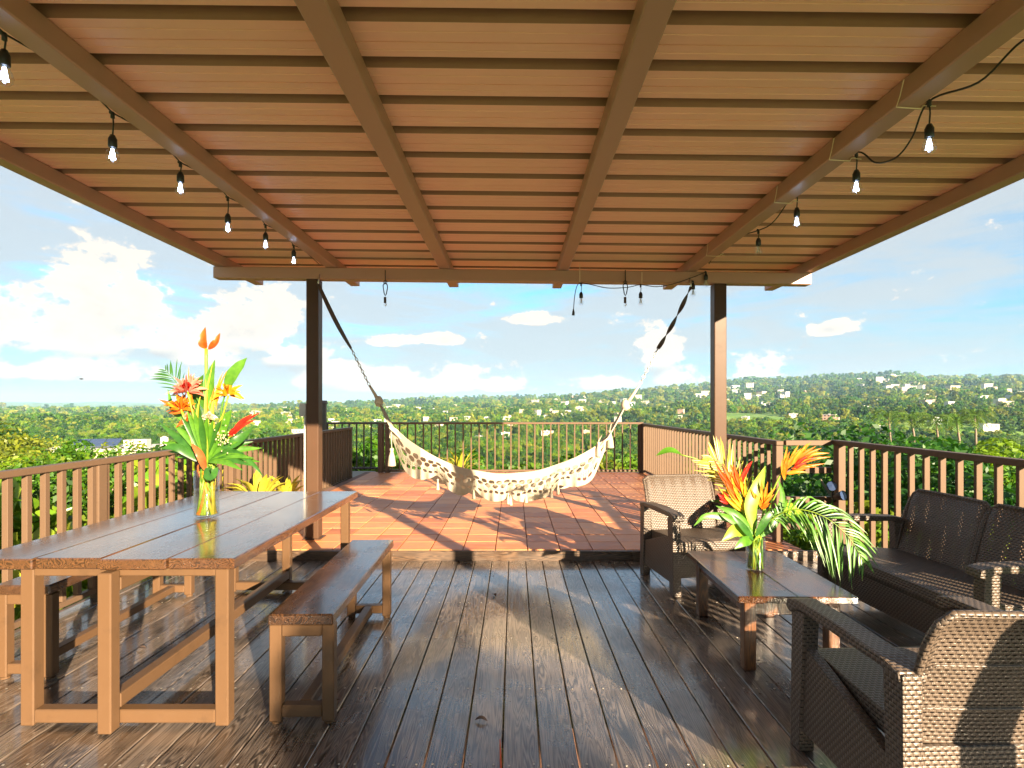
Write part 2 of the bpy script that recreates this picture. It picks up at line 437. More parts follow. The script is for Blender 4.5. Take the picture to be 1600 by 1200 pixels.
# terracotta
def tile_mat():
    m, k, b, o = new_mat('terracotta')
    tc = k.n('ShaderNodeTexCoord').outputs['Object']
    ra = k.n('ShaderNodeObjectInfo').outputs['Random']
    off = k.n('ShaderNodeVectorMath', {0: k.n('ShaderNodeNewGeometry').outputs['Position']}, operation='SCALE'); off.inputs['Scale'].default_value = 1.0
    n1 = k.n('ShaderNodeTexNoise', {0: off.outputs[0], 'Scale': 5.5, 'Detail': 8, 'Roughness': 0.7, 'Distortion': 0.5}).outputs[0]
    n2 = k.n('ShaderNodeTexNoise', {0: off.outputs[0], 'Scale': 60, 'Detail': 4}).outputs[0]
    st = k.n('ShaderNodeMapping', {0: off.outputs[0]}); st.inputs['Scale'].default_value = (2.2, 14, 1)
    n3 = k.n('ShaderNodeTexNoise', {0: st.outputs[0], 'Scale': 1.0, 'Detail': 5, 'Distortion': 0.8}).outputs[0]
    f = k.m('ADD', k.m('MULTIPLY', n1, 0.6), k.m('MULTIPLY', ra, 0.4))
    c = k.mix(k.ss(f, 0.2, 0.8), (0.37, 0.11, 0.036), (0.66, 0.265, 0.095))
    c = k.mix(k.m('MULTIPLY', k.ss(n3, 0.52, 0.7), 0.45), c, (0.55, 0.27, 0.14))
    c = k.mix(k.m('MULTIPLY', k.ss(n1, 0.6, 0.75), 0.35), c, (0.16, 0.055, 0.03))
    k.link(c, b.inputs['Base Color'])
    k.link(k.m('ADD', 0.32, k.m('MULTIPLY', n1, 0.35)), b.inputs['Roughness'])
    bp = k.n('ShaderNodeBump', {'Height': k.m('ADD', n1, k.m('MULTIPLY', n2, 0.2)), 'Strength': 0.25, 'Distance': 0.006})
    k.link(bp.outputs[0], b.inputs['Normal'])
    return m
M['tile'] = tile_mat()
M['grout'] = plain('grout', (0.16, 0.075, 0.05), 0.8)
M['concrete'] = plain('concrete', (0.25, 0.23, 0.20), 0.85)

# ================================================================== TERRAIN
XS = np.array([-1600, -600, 0, 250, 450, 640, 800, 1000, 1200, 1290, 1390, 1450, 1600, 2600], float)
def prof(v): return np.array(v, float)
RIDGE = {   # distance -> photo y of the bare ground there, by column
    1300: prof([668, 668, 668, 668, 664, 660, 657, 652, 646, 645, 644, 644, 642, 640]),
    2200: prof([661, 661, 661, 659, 654, 646, 643, 638, 630, 628, 625, 625, 623, 623]),
    3600: prof([654, 654, 654, 652, 645, 637, 635, 626, 618, 615, 611, 613, 613, 613]),
    6000: prof([651, 651, 651, 649, 640, 633, 630, 613, 604, 598, 590, 600, 599, 599]),
    8500: prof([650, 650, 650, 650, 648, 644, 640, 625, 616, 612, 606, 612, 612, 612]),
    16000: prof([629, 629, 628, 629, 632, 640, 642, 640, 640, 640, 640, 640, 640, 640]),
    19000: prof([640, 640, 640, 640, 640, 645, 645, 645, 645, 645, 645, 645, 645, 645]),
}
NEARZ = [  # r, z left, z centre, z right
    (0.5, -2.2, -2.2, -2.2), (6, -2.6, -2.6, -2.6), (12, -3.6, -6.0, -4.5), (25, -6.5, -13, -9), (60, -9.5, -24, -18), (110, -12, -33, -26), (200, -19, -40, -33), (400, -30, -46, -42), (750, -40, -48, -46)]
def vnoise(x, y, seed=0.0):
    return noise.noise(Vector((x, y, seed)))
def ground_z(az, r):
    a = max(-1.08, min(1.08, az)); px = VX + F * math.tan(a)
    t = max(-1.0, min(1.0, az / 0.75))
    rs = [q[0] for q in NEARZ]; 
    zs = []
    for q in NEARZ:
        zs.append(q[2] + (q[1] - q[2]) * max(0, -t) if t < 0 else q[2] + (q[3] - q[2]) * t)
    for rr, pr in RIDGE.items():
        y = np.interp(px, XS, pr)
        rs.append(rr); zs.append(EYE + (VY - y) / F * rr * math.cos(a))
    z = float(np.interp(math.log(r), np.log(rs), zs))
    X = r * math.sin(az); Y = r * math.cos(az)
    if r > 150:
        amp = min(r, 7000) * 0.0052
        s = 1.0 / (r * 0.16)
        k = min(1, (r - 150) / 500)
        lf = vnoise(X / 420, Y / 300, 3.1) * min(30, r * 0.022) + vnoise(X / 1500, Y / 900, 8.1) * min(70, r * 0.011) + vnoise(X / 160, Y / 130, 1.1) * 5 - 0.006 * min(r, 5000)*0.3
        z += lf * k
    return z
AZ0, NAZ = -PI, 480
radii = [0.5, 3, 6] + list(np.geomspace(9, 19000, 150))
def az_of(i):   # denser ahead
    t = -1 + 2 * i / NAZ
    return PI * (0.40 * t + 0.60 * t ** 3) if True else 0
tv, tf = [], []
for j, r in enumerate(radii):
    for i in range(NAZ):
        a = az_of(i); tv.append((r * math.sin(a), r * math.cos(a), ground_z(a, r)))
for j in range(len(radii) - 1):
    for i in range(NAZ):
        i2 = (i + 1) % NAZ
        tf.append((j * NAZ + i, (j + 1) * NAZ + i, (j + 1) * NAZ + i2, j * NAZ + i2))
tf.append(tuple(range(NAZ)))
me = bpy.data.meshes.new('ground'); me.from_pydata(tv, [], tf); me.update()
m, k, b, o = new_mat('ground_cover')
gp = k.n('ShaderNodeNewGeometry').outputs['Position']
a1 = k.n('ShaderNodeTexNoise', {0: gp, 'Scale': 0.05, 'Detail': 10, 'Roughness': 0.75}).outputs[0]
a2 = k.n('ShaderNodeTexNoise', {0: gp, 'Scale': 0.006, 'Detail': 8, 'Roughness': 0.7}).outputs[0]
gc = k.mix(k.ss(a1, 0.35, 0.65), (0.035, 0.10, 0.006), (0.12, 0.24, 0.012))
gc = k.mix(k.ss(a2, 0.5, 0.62), gc, (0.16, 0.25, 0.04))
k.link(gc, b.inputs['Base Color']); b.inputs['Roughness'].default_value = 0.9
k.link(k.n('ShaderNodeBump', {'Height': a1, 'Strength': 0.6, 'Distance': 2.0}).outputs[0], b.inputs['Normal'])
terrain = link_mesh('ground', me, m, smooth=True); tag(terrain, kind='structure')

# haze -------------------------------------------------------------------
hz = G().box((-19500, -19500, -900), (19500, 19500, 420)).build('haze', None)
m = bpy.data.materials.new('haze_air'); m.use_nodes = True; m.node_tree.nodes.clear(); k = N(m.node_tree)
pv = k.n('ShaderNodeVolumePrincipled'); pv.inputs['Color'].default_value = (0.40, 0.66, 0.98, 1); pv.inputs['Density'].default_value = 0.000050; pv.inputs['Anisotropy'].default_value = 0.0
k.n('ShaderNodeOutputMaterial', {1: pv.outputs[0]}); hz.data.materials.append(m)
tag(hz, 'pale blue air fading the far hills', None, None, 'stuff')

# ================================================================== DECK
BW = 0.1555; X0 = -0.048
DL, DR, DF, DB = -3.10, 3.12, -1.2, 5.10
deck = empty('deck', (0, 0, 0), kind='structure')
rng = random.Random(4)
kmin = math.ceil((DL - X0) / BW - 0.5); kmax = math.floor((DR - X0) / BW)
bme = []
for q in range(4):
    g = G().box((-BW / 2 + 0.0035, 0, -0.036), (BW / 2 - 0.0035, DB - DF, 0), ch=0.003)
    bme.append(g.mesh('deck_board')); bme[-1].materials.append(M['deck'])
for kk in range(kmin, kmax):
    o = link_mesh('board', bme[rng.randrange(4)], None, deck)
    o.location = (X0 + (kk + 0.5) * BW, DF, rng.uniform(-0.0016, 0.0016))
    o.rotation_euler = (0, rng.uniform(-0.004, 0.004), 0)
xl, xr = X0 + kmin * BW, X0 + kmax * BW
js = G()
nail_y = [1230 / v for v in (265.2, 306.8, 361.5, 440.9, 560.2)]
nail_y += [nail_y[-1] - 0.61 * i for i in range(1, 6)] + [5.02]
scr = G()
for ny in nail_y:
    js.box((xl, ny - 0.02, -0.19), (xr, ny + 0.02, -0.042))
    for kk in range(kmin, kmax):
        for f in (0.2, 0.8):
            x = X0 + (kk + f) * BW + rng.uniform(-.004, .004); y = ny + rng.uniform(-.006, .006)
            scr.lathe([(0.0055, 0.0006), (0.0045, 0.0022), (0.0001, 0.0016)], (x, y, 0), seg=6)
js.build('joist', M['fascia'], deck)
so_ = scr.build('screw_heads', M['screw'], deck); so_['kind'] = 'stuff'
rimb = G().box((xl - 0.04, DF, -0.24), (xl - 0.002, DB, -0.004), ch=0.003); rimb.build('rim_board', M['fascia'], deck)
rimb = G().box((xr + 0.002, DF, -0.24), (xr + 0.04, DB, -0.004), ch=0.003); rimb.build('rim_board', M['fascia'], deck)
for (x, y) in ((-3.0, 0.3), (-3.0, 2.7), (3.0, 0.3), (3.0, 2.7), (0, 2.7), (-3.0, 4.9), (3.0, 4.9)):
    G().box((x - 0.07, y - 0.07, -5.5), (x + 0.07, y + 0.07, -0.20)).build('support', M['fascia'], deck)

# terrace with tiles -----------------------------------------------------
TZ = 0.09; TW = 0.3045; TX0 = -0.480; TY0 = 5.145; TL, TR, TB = -2.92, 2.62, 11.25
terr = empty('tiled_terrace', (0, 0, 0), kind='structure')
G().box((TL - 0.14, 5.14, -3.5), (TR + 0.10, TB + 0.12, TZ - 0.012), ch=0).build('slab', M['grout'], terr)
G().box((xl, 5.105, -0.03), (TR + 0.72, 5.138, TZ - 0.003), ch=0.004).build('step_riser', M['fascia'], terr)
tm = []
for q in range(5):
    rr = random.Random(q)
    h = TW / 2 - 0.0045
    bm = bmesh.new(); bmesh.ops.create_cube(bm, size=1, matrix=Matrix.LocRotScale(Vector((0, 0, -0.008)), None, Vector((2 * h, 2 * h, 0.016))))
    bmesh.ops.bevel(bm, geom=[e for e in bm.edges], offset=0.003, segments=1, affect='EDGES')
    for v in bm.verts:
        v.co.x += rr.uniform(-.0012, .0012); v.co.y += rr.uniform(-.0012, .0012)
        if v.co.z > -0.005: v.co.z += rr.uniform(-0.0006, 0.0006)
    mm = bpy.data.meshes.new('terrace_tile'); bm.to_mesh(mm); bm.free(); mm.materials.append(M['tile']); tm.append(mm)
tiles = []
nx0 = math.floor((TL - TX0) / TW); nx1 = math.ceil((TR - TX0) / TW)
ny = int((TB - TY0) / TW) + 1
for j in range(ny):
    for i in range(nx0, nx1):
        tiles.append((i, j))
def clipx(i):
    a = max(TL, TX0 + i * TW); b_ = min(TR, TX0 + (i + 1) * TW); return a, b_
cnt = 0; far = G()
for (i, j) in tiles:
    a, b_ = clipx(i)
    if b_ - a < 0.03: continue
    y0 = TY0 + j * TW; y1 = min(TB, y0 + TW)
    if y1 - y0 < 0.05: continue
    dzz = TZ + rng.uniform(-0.0013, 0.0013)
    if cnt < 295:
        o = link_mesh('tile', tm[rng.randrange(5)], None, terr)
        o.location = ((a + b_) / 2, (y0 + y1) / 2, dzz)
        o.scale = ((b_ - a) / TW, (y1 - y0) / TW, 1)
        o.rotation_euler = (rng.uniform(-.003, .003), rng.uniform(-.003, .003), rng.choice([0, PI / 2, PI, -PI / 2]) if abs(b_ - a - TW) < 1e-4 and abs(y1 - y0 - TW) < 1e-4 else 0)
        cnt += 1
    else:
        far.box((a + 0.0045, y0 + 0.0045, TZ - 0.016), (b_ - 0.0045, y1 - 0.0045, dzz))
fo = far.build('tiles', M['tile'], terr); fo['kind'] = 'stuff'

# ================================================================== ROOF
CS = -0.011   # cross fall, lower to the right
def rz_(x): return 2.81 + CS * x
roof = empty('patio_cover', (0, 3.4, 0), label='brown steel patio cover with corrugated metal ceiling over the deck', cat='patio cover')
def rpart(g, name, mat, **kw):
    o = g.build(name, mat, roof, **kw); o.location = (0, -3.4, 0); return o
RF, RB = 0.35, 6.42
tilt = Matrix.Rotation(-CS, 4, 'Y')
for (x, wd) in ((-2.97, 0.10), (-1.85, 0.105), (-0.70, 0.112), (0.50, 0.105), (1.79, 0.11), (2.97, 0.10)):
    z = rz_(x)
    g = G().box((x - wd / 2, RF, z), (x + wd / 2, RB, z + 0.10), ch=0.006)
    rpart(g, 'rafter', M['steel'])
# rear and front beam under the rafters, on posts
for yb in (5.60, 0.78):
    g = G().box((-3.03, -0.06, -0.118), (3.0, 0.06, -0.002), ch=0.006, M=Matrix.Translation((0, yb, 2.81)) @ Matrix.Rotation(-CS, 4, 'Y'))
    rpart(g, 'beam', M['steel'])
    for xb in (-2.03, 2.08):
        base = TZ if yb > 5 else 0.0
        g = G().box((xb - 0.062, yb - 0.062, base), (xb + 0.062, yb + 0.062, rz_(xb) - 0.121), ch=0.008)
        p = rpart(g, 'post', M['post'])
        g = G().box((xb - 0.09, yb - 0.09, base + 0.001), (xb + 0.09, yb + 0.09, base + 0.012), ch=0.003)
        g.build('base_plate', M['post'], p)
# corrugated sheets, 0.3 m cover each: rib pan, small stiffeners
per = 0.2905
def panel_profile():
    h = 0.075
    return [(0.0, 0.0), (0.004, 0.0), (0.016, h), (0.070, h), (0.082, 0.0), (0.132, 0.0), (0.134, 0.004), (0.139, 0.004), (0.141, 0.0), (0.196, 0.0), (0.197, 0.009), (0.203, 0.009), (0.204, 0.0), (0.246, 0.0), (0.248, 0.004), (0.253, 0.004), (0.255, 0.0), (per, 0.0)]
pp = panel_profile()
vs, fs = [], []
XR0, XR1 = -3.08, 3.08
nxs = 2
for t in (0, 1):
    zoff = 0.0 if t == 0 else 0.0012
    for x in (XR0, XR1):
        for (y, z) in pp: vs.append((x, y, z + zoff + CS * x))
n = len(pp)
for i in range(n - 1):
    fs.append((i, i + 1, n + i + 1, n + i)); fs.append((2 * n + i, 3 * n + i, 3 * n + i + 1, 2 * n + i + 1))
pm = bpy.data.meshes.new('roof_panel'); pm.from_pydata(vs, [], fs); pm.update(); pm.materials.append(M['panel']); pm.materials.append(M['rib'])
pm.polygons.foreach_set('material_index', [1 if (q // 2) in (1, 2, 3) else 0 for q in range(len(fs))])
yy = 2.087 - 0.041 - per * 6
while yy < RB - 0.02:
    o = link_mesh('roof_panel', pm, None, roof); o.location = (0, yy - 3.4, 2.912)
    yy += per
REAR = yy
# insulation-free top edge trim at both sides
for x in (-3.085, 3.085):
    g = G().box((x - 0.004, RF - 0.03, rz_(x) + 0.08), (x + 0.004, REAR, rz_(x) + 0.15))
    rpart(g, 'edge_trim', M['steel'])

# hooks under the rear beam
# ================================================================== RAILINGS
def railing(name, A, B, zt, zb, label, mat, n, pw=0.038, posts=(), bottom=0.10, toprail=(0.075, 0.045), pdepth=None, base=None, cap=True, group=None, pkbot=None):
    A = Vector((A[0], A[1], 0)); B = Vector((B[0], B[1], 0)); L = (B - A).length; d = (B - A) / L
    root = empty(name, (A.x, A.y, zb), math.atan2(d.y, d.x), label=label, cat='railing', group=group or 'railings round the deck and terrace')
    H = zt - zb; pd_ = pdepth or pw
    G().box((-0.02, -toprail[0] / 2, H - toprail[1]), (L + 0.02, toprail[0] / 2, H), ch=0.006).build('top_rail', mat, root)
    G().box((0, -0.02, bottom), (L, 0.02, bottom + 0.04), ch=0.003).build('bottom_rail', mat, root)
    pk = G().box((-pw / 2, -pd_ / 2, (pkbot if pkbot is not None else bottom + 0.042)), (pw / 2, pd_ / 2, H - toprail[1] - 0.001), ch=0.002).mesh('picket')
    pk.materials.append(mat)
    step = L / n
    for i in range(n):
        x = (i + 0.5) * step
        if any(abs(x - p) < 0.055 for p in posts): continue
        o = link_mesh('picket', pk, None, root); o.location = (x, 0, 0)
    for p in posts:
        G().box((p - 0.045, -0.035, (base if base is not None else 0)), (p + 0.045, 0.035, H - toprail[1] - 0.002), ch=0.004).build('rail_post', mat, root)
    return root
LX = -3.13
railing('railing', (LX, 0.2), (LX, 10.55), 1.035, 0.0, 'long tan railing along the left side of the deck, behind the dining table', M['rail'], 76,
        posts=(0.05, 2.0, 3.95, 5.9, 7.8, 10.3), bottom=0.04, base=-0.25)
railing('railing', (-2.72, 11.15), (2.60, 11.15), 1.11, TZ, 'far railing across the end of the tiled terrace behind the hammock', M['rail'], 33, pw=0.026, posts=(0.02, 0.16, 5.30), bottom=0.02, toprail=(0.07, 0.04))
railing('railing', (2.62, 5.44), (2.62, 11.1), 1.09, TZ, 'railing down the right side of the tiled terrace beyond the far armchair', M['rail'], 38, posts=(0.03, 5.6), bottom=0.03, pw=0.018, pdepth=0.038)
railing('railing', (3.17, 0.2), (3.17, 5.42), 1.10, 0.0, 'tan railing on the right side of the deck behind the wicker loveseat', M['rail'], 33, posts=(0.04, 2.95, 5.16), bottom=0.04, base=-0.25, pw=0.026, pdepth=0.042)
# landing rail beyond the left corner with tall post
rr_ = railing('railing', (-4.0, 11.6), (-2.78, 11.6), 1.10, TZ, 'dark stub of railing on the landing past the far left corner of the terrace', M['rail_dark'], 8, pw=0.028, posts=(0.02, 1.18), bottom=0.02)
G().box((-4.3, 10.7, -0.3), (-2.95, 11.75, 0.05)).build('landing', M['concrete'], None)
tag(bpy.data.objects['landing'], kind='structure')
for (x0_, y0_, x1_, y1_) in ((-4.3, 10.75, -4.2, 10.85), (-3.05, 11.6, -2.95, 11.7)):
    G().box((x0_, y0_, -5), (x1_, y1_, -0.3)).build('landing_support', M['concrete'], bpy.data.objects['landing'])
tp = empty('tall_post', (-3.80, 11.0, 0.05), label='slim dark post with a pointed cap rising above the left railing', cat='post')
G().box((-0.045, -0.045, 0), (0.045, 0.045, 1.42), ch=0.004).build('shaft', M['rail_dark'], tp)
G().prism([(-0.06, 1.42), (0.06, 1.42), (0.06, 1.45), (0.0, 1.50), (-0.06, 1.45)], -0.06, 0.06, 'X').build('cap', M['rail_dark'], tp)
# horizontal bar gate closing the gap to the terrace
gt = empty('bar_gate', (2.68, 5.44, 0), label='short gate of four horizontal tan bars between the two right-hand railings', cat='gate')
for z in (1.075, 0.80, 0.51, 0.245):
    G().box((0.0, -0.02, z - 0.03), (0.45, 0.02, z + 0.03) if z < 1 else (0.45, 0.035, z + 0.02), ch=0.003).build('bar', M['rail'], gt)
# twin spotlight on rail post
sp = empty('garden_spotlight', (3.08, 5.30, 0.62), label='black twin spotlight clamped to the post beside the bar gate', cat='spotlight')
for s_, dz_ in ((-0.05, 0.04), (0.03, -0.05)):
    Mx = Matrix.Translation((s_, -0.04, dz_)) @ Matrix.Rotation(R(70), 4, 'X') @ Matrix.Rotation(R(20) * (1 if s_ > 0 else -1), 4, 'Y')
    g = G().lathe([(0.001, -0.05), (0.025, -0.05), (0.045, 0.03), (0.048, 0.05)], M=Mx, seg=14); hd = g.build('lamp_head', M['black'], sp, smooth=True)
    G().lathe([(0.044, 0.045), (0.001, 0.05)], M=Mx, seg=14).build('lens', M['solar'], hd)
G().tube([(0.05, 0.08, -0.12), (0.0, 0.02, -0.04), (0, 0, 0.05)], 0.012, 6).build('bracket', M['black'], sp)

# conduit and grey box left of the left post
cd = empty('conduit', (-2.125, 5.60, TZ), label='thin white conduit with a grey junction box beside the left post', cat='conduit')
G().tube([(0, 0, 0), (0, 0, 1.30)], 0.012, 8).build('pipe', M['white'], cd, smooth=True)
G().box((-0.05, -0.03, 1.24), (0.02, 0.03, 1.37), ch=0.004).build('junction_box', M['grey'], cd)

# ================================================================== TABLE AND BENCHES
def tubebox(g, a, b, s=0.07): g.box(a, b, ch=0.005)
tb = empty('dining_table', (-1.82, 3.38, 0), label='long dining table with four glossy dark planks on a bronze steel frame', cat='table')
x0, x1, y0, y1 = -0.59, 0.59, -0.965, 0.965
zt = 0.76; th = 0.048
pw_ = (x1 - x0) / 4
for i in range(4):
    ya = y0 + (0, 0.012, -0.004, 0.006)[i]; yb = y1 + (0.01, -0.008, 0.004, 0)[i]
    G().box((x0 + i * pw_ + 0.0018, ya, zt - th), (x0 + (i + 1) * pw_ - 0.0018, yb, zt + (0, .001, -.001, 0.0005)[i]), ch=0.005).build('plank', M['table'], tb)
s_ = 0.060; zf = zt - th - 0.002
fl, fr = -0.375, 0.55
for yc in (y0 + 0.06, y1 - 0.10):
    g = G()
    g.box((fl, yc - s_ / 2, 0.008), (fl + s_, yc + s_ / 2, zf), ch=0.005)
    g.build('leg', M['frame'], tb)
    g = G().box((fr - s_, yc - s_ / 2, 0.008), (fr, yc + s_ / 2, zf), ch=0.005); g.build('leg', M['frame'], tb)
    g = G().box((fl + s_ + 0.001, yc - s_ / 2 + 0.002, 0.02), (fr - s_ - 0.001, yc + s_ / 2 - 0.002, 0.02 + s_), ch=0.005); g.build('crossbar', M['frame'], tb)
    g = G().box((fl + s_ + 0.001, yc - s_ / 2 + 0.002, zf - 0.035), (fr - s_ - 0.001, yc + s_ / 2 - 0.002, zf), ch=0.004); g.build('crossbar', M['frame'], tb)
cx_ = 0.045
ycs = (y0 + 0.06 - s_ - 0.004, y1 - 0.10 + s_ + 0.004)
for yc in ycs:
    G().box((cx_ - s_ / 2, yc - s_ / 2, 0.008), (cx_ + s_ / 2, yc + s_ / 2, zf - 0.004), ch=0.005).build('leg', M['frame'], tb)
G().box((cx_ - s_ / 2, ycs[0] + s_ / 2 + 0.001, 0.092), (cx_ + s_ / 2, ycs[1] - s_ / 2 - 0.001, 0.155), ch=0.005).build('long_rail', M['frame'], tb)
G().box((cx_ - s_ / 2, ycs[0] + s_ / 2 + 0.001, zf - 0.098), (cx_ + s_ / 2, ycs[1] - s_ / 2 - 0.001, zf - 0.038), ch=0.005).build('long_rail', M['frame'], tb)

def bench(loc, rz, label, L, w_):
    bn = empty('bench', loc, rz, label=label, cat='bench', group='benches beside the dining table')
    h = 0.50; t = 0.05; s = 0.054
    G().box((-w_ / 2, 0, h - t), (w_ / 2, L, h), ch=0.006).build('seat', M['bench'], bn)
    for yc in (0.04, L - 0.10):
        for x in (-w_ / 2, w_ / 2 - s):
            lg = G().box((x, yc - s / 2, 0.012), (x + s, yc + s / 2, h - t - 0.002), ch=0.005).build('leg', M['frame'], bn)
            G().lathe([(0.024, 0.0), (0.024, 0.010), (0.0, 0.011)], (x + s / 2, yc, 0.0005), seg=12).build('foot', M['frame'], lg)
        G().box((-w_ / 2 + s + 0.001, yc - s / 2 + 0.002, 0.03), (w_ / 2 - s - 0.001, yc + s / 2 - 0.002, 0.03 + s), ch=0.005).build('crossbar', M['frame'], bn)
        G().box((-w_ / 2 + s + 0.001, yc - s / 2 + 0.002, h - t - s - 0.002), (w_ / 2 - s - 0.001, yc + s / 2 - 0.002, h - t - 0.003), ch=0.005).build('crossbar', M['frame'], bn)
    G().box((-s / 2, 0.04 + s / 2, 0.035), (s / 2, L - 0.10 - s / 2, 0.035 + s * 0.9), ch=0.005).build('long_rail', M['frame'], bn)
    return bn
bench((-0.955, 2.46, 0), R(1.2), 'wooden bench on the open deck to the right of the dining table', 1.38, 0.29)
bench((-2.56, 2.86, 0), R(0.5), 'wooden bench on the far side of the dining table against the left railing', 1.40, 0.29)

# coffee table
ct = empty('coffee_table', (1.53, 3.41, 0), R(-1), label='low wooden coffee table with two dark planks between the wicker seats', cat='table')
for (a, b_) in ((-0.32, 0.0), (0.0, 0.32)):
    G().box((a + 0.0015, -0.465, 0.373), (b_ - 0.0015, 0.465, 0.411), ch=0.004).build('plank', M['coffee'], ct)
for x in (-0.245, 0.205):
    for y in (-0.41, 0.36):
        G().box((x - 0.032, y - 0.032, 0.001), (x + 0.032, y + 0.032, 0.371), ch=0.004).build('leg', M['coffee_leg'], ct)
for y in (-0.41, 0.36):
    G().box((-0.212, y - 0.02, 0.30), (0.172, y + 0.02, 0.371), ch=0.003).build('apron', M['coffee_leg'], ct)
for x in (-0.245, 0.205):
    G().box((x - 0.02, -0.377, 0.30), (x + 0.02, 0.327, 0.371), ch=0.003).build('apron', M['coffee_leg'], ct)

# ================================================================== WICKER SEATS
def sheet(name, fn, nu, nv, mat, parent, du, dv, thick=0.0, smooth=True):
    """curved woven sheet with UVs in metres"""
    vs = [fn(i / nu, j / nv) for j in range(nv + 1) for i in range(nu + 1)]
    fs = [(j * (nu + 1) + i, j * (nu + 1) + i + 1, (j + 1) * (nu + 1) + i + 1, (j + 1) * (nu + 1) + i) for j in range(nv) for i in range(nu)]
    uvs = [(i / nu * du, j / nv * dv) for j in range(nv + 1) for i in range(nu + 1)]
    me = bpy.data.meshes.new(name); me.from_pydata(vs, [], fs); me.update()
    uv = me.uv_layers.new(name='UVMap')
    for p in me.polygons:
        for li in p.loop_indices: uv.data[li].uv = uvs[me.loops[li].vertex_index]
    o = link_mesh(name, me, mat, parent, smooth=smooth)
    if thick:
        md = o.modifiers.new('thick', 'SOLIDIFY'); md.thickness = thick; md.offset = 0
    return o

def wicker_seat(name, loc, rz, W, label, cat, group, backs=1):
    """faces -Y; origin at floor centre"""
    root = empty(name, loc, rz, label=label, cat=cat, group=group)
    D = 0.345; aw = 0.085; xo = W / 2
    W_ = M['weave']
    for s in (-1, 1):
        xa, xb = sorted((s * xo, s * (xo - 0.065)))
        # front leg, wide at the top and leaning
        G().prism([(-D + 0.005, 0.0), (-D + 0.075, 0.0), (-D + 0.115, 0.585), (-D + 0.02, 0.585)], xa, xb, 'X', ch=0.006).build('leg', W_, root, cube_uv=True)
        # rear leg
        G().prism([(D - 0.10, 0.0), (D - 0.03, 0.0), (D - 0.035, 0.60), (D - 0.125, 0.60)], xa, xb, 'X', ch=0.006).build('leg', W_, root, cube_uv=True)
        # side panel with slanting top edge
        G().prism([(-D + 0.078, 0.09), (D - 0.102, 0.09), (D - 0.118, 0.30), (-D + 0.10, 0.445)], xa + 0.012, xb - 0.012, 'X', ch=0.004).build('side_panel', W_, root, cube_uv=True)
        # armrest: slightly crowned slab with dropped nose
        ya, yb = sorted((s * (xo + 0.008), s * (xo - aw)))
        poly = [(-D - 0.012, 0.575), (-D - 0.005, 0.612), (-D + 0.06, 0.628), (-0.05, 0.632), (D - 0.13, 0.622), (D - 0.045, 0.605), (D - 0.04, 0.575), (D - 0.13, 0.588), (-D + 0.08, 0.592), (-D + 0.02, 0.560)]
        G().prism(poly, ya, yb, 'X', ch=0.007).build('armrest', W_, root, cube_uv=True)
    # seat cushion shell and skirt
    G().prism([(-D + 0.03, 0.315), (-D + 0.015, 0.345), (-D + 0.02, 0.405), (-D + 0.06, 0.418), (D - 0.12, 0.385), (D - 0.10, 0.36), (D - 0.12, 0.315)], -xo + 0.068, xo - 0.068, 'X', ch=0.006).build('seat', W_, root, cube_uv=True)
    G().box((-xo + 0.07, -D + 0.045, 0.13), (xo - 0.07, -D + 0.065, 0.313), ch=0.003).build('front_panel', W_, root, cube_uv=True)
    G().box((-xo + 0.07, D - 0.098, 0.13), (xo - 0.07, D - 0.078, 0.35), ch=0.003).build('rear_panel', W_, root, cube_uv=True)
    # backrests
    wb = (W - 0.11) / backs
    for q in range(backs):
        xc = -W / 2 + 0.055 + wb * (q + 0.5)
        def fn(u, v, xc=xc, off=0.0):
            x = xc + (u - 0.5) * (wb - 0.008)
            corner = max(0.0, abs(u - 0.5) - 0.42) / 0.08
            z = 0.33 + 0.485 * v - 0.03 * corner * corner * v
            y = D - 0.115 + 0.13 * v ** 1.3 + 0.02 * math.cos((u - 0.5) * PI) + (0.03 * max(0, v - 0.85) / 0.15) ** 1 * 0.6
            return (x, y, z)
        bk_ = sheet('backrest', fn, 18, 22, M['weave_open'], root, wb, 0.50, thick=0.008)
        # rounded rim
        pts = [fn(0, i / 10) for i in range(11)] + [fn(i / 14, 1) for i in range(1, 15)] + [fn(1, 1 - i / 10) for i in range(1, 11)]
        G().tube(pts, 0.013, 8).build('rim', W_, bk_, smooth=True, cube_uv=True)
        # rear ribs of the moulding
        for v_ in (0.30, 0.62):
            pts = [tuple(Vector(fn(i / 12, v_)) + Vector((0, 0.006, 0))) for i in range(13)]
            G().tube(pts, 0.005, 6).build('seam', W_, bk_, smooth=True, cube_uv=True)
    return root
wicker_seat('armchair', (1.555, 2.02, 0), R(180) + R(2), 0.735, 'dark wicker armchair in the right foreground seen from behind', 'armchair', 'wicker armchairs')
wicker_seat('armchair', (1.50, 4.50, 0), R(9), 0.735, 'dark wicker armchair at the far end of the coffee table facing the camera', 'armchair', 'wicker armchairs')
wicker_seat('loveseat', (2.63, 3.44, 0), R(-90) + R(4), 1.34, 'two-seat dark wicker loveseat standing against the right railing', 'loveseat', None, backs=2)

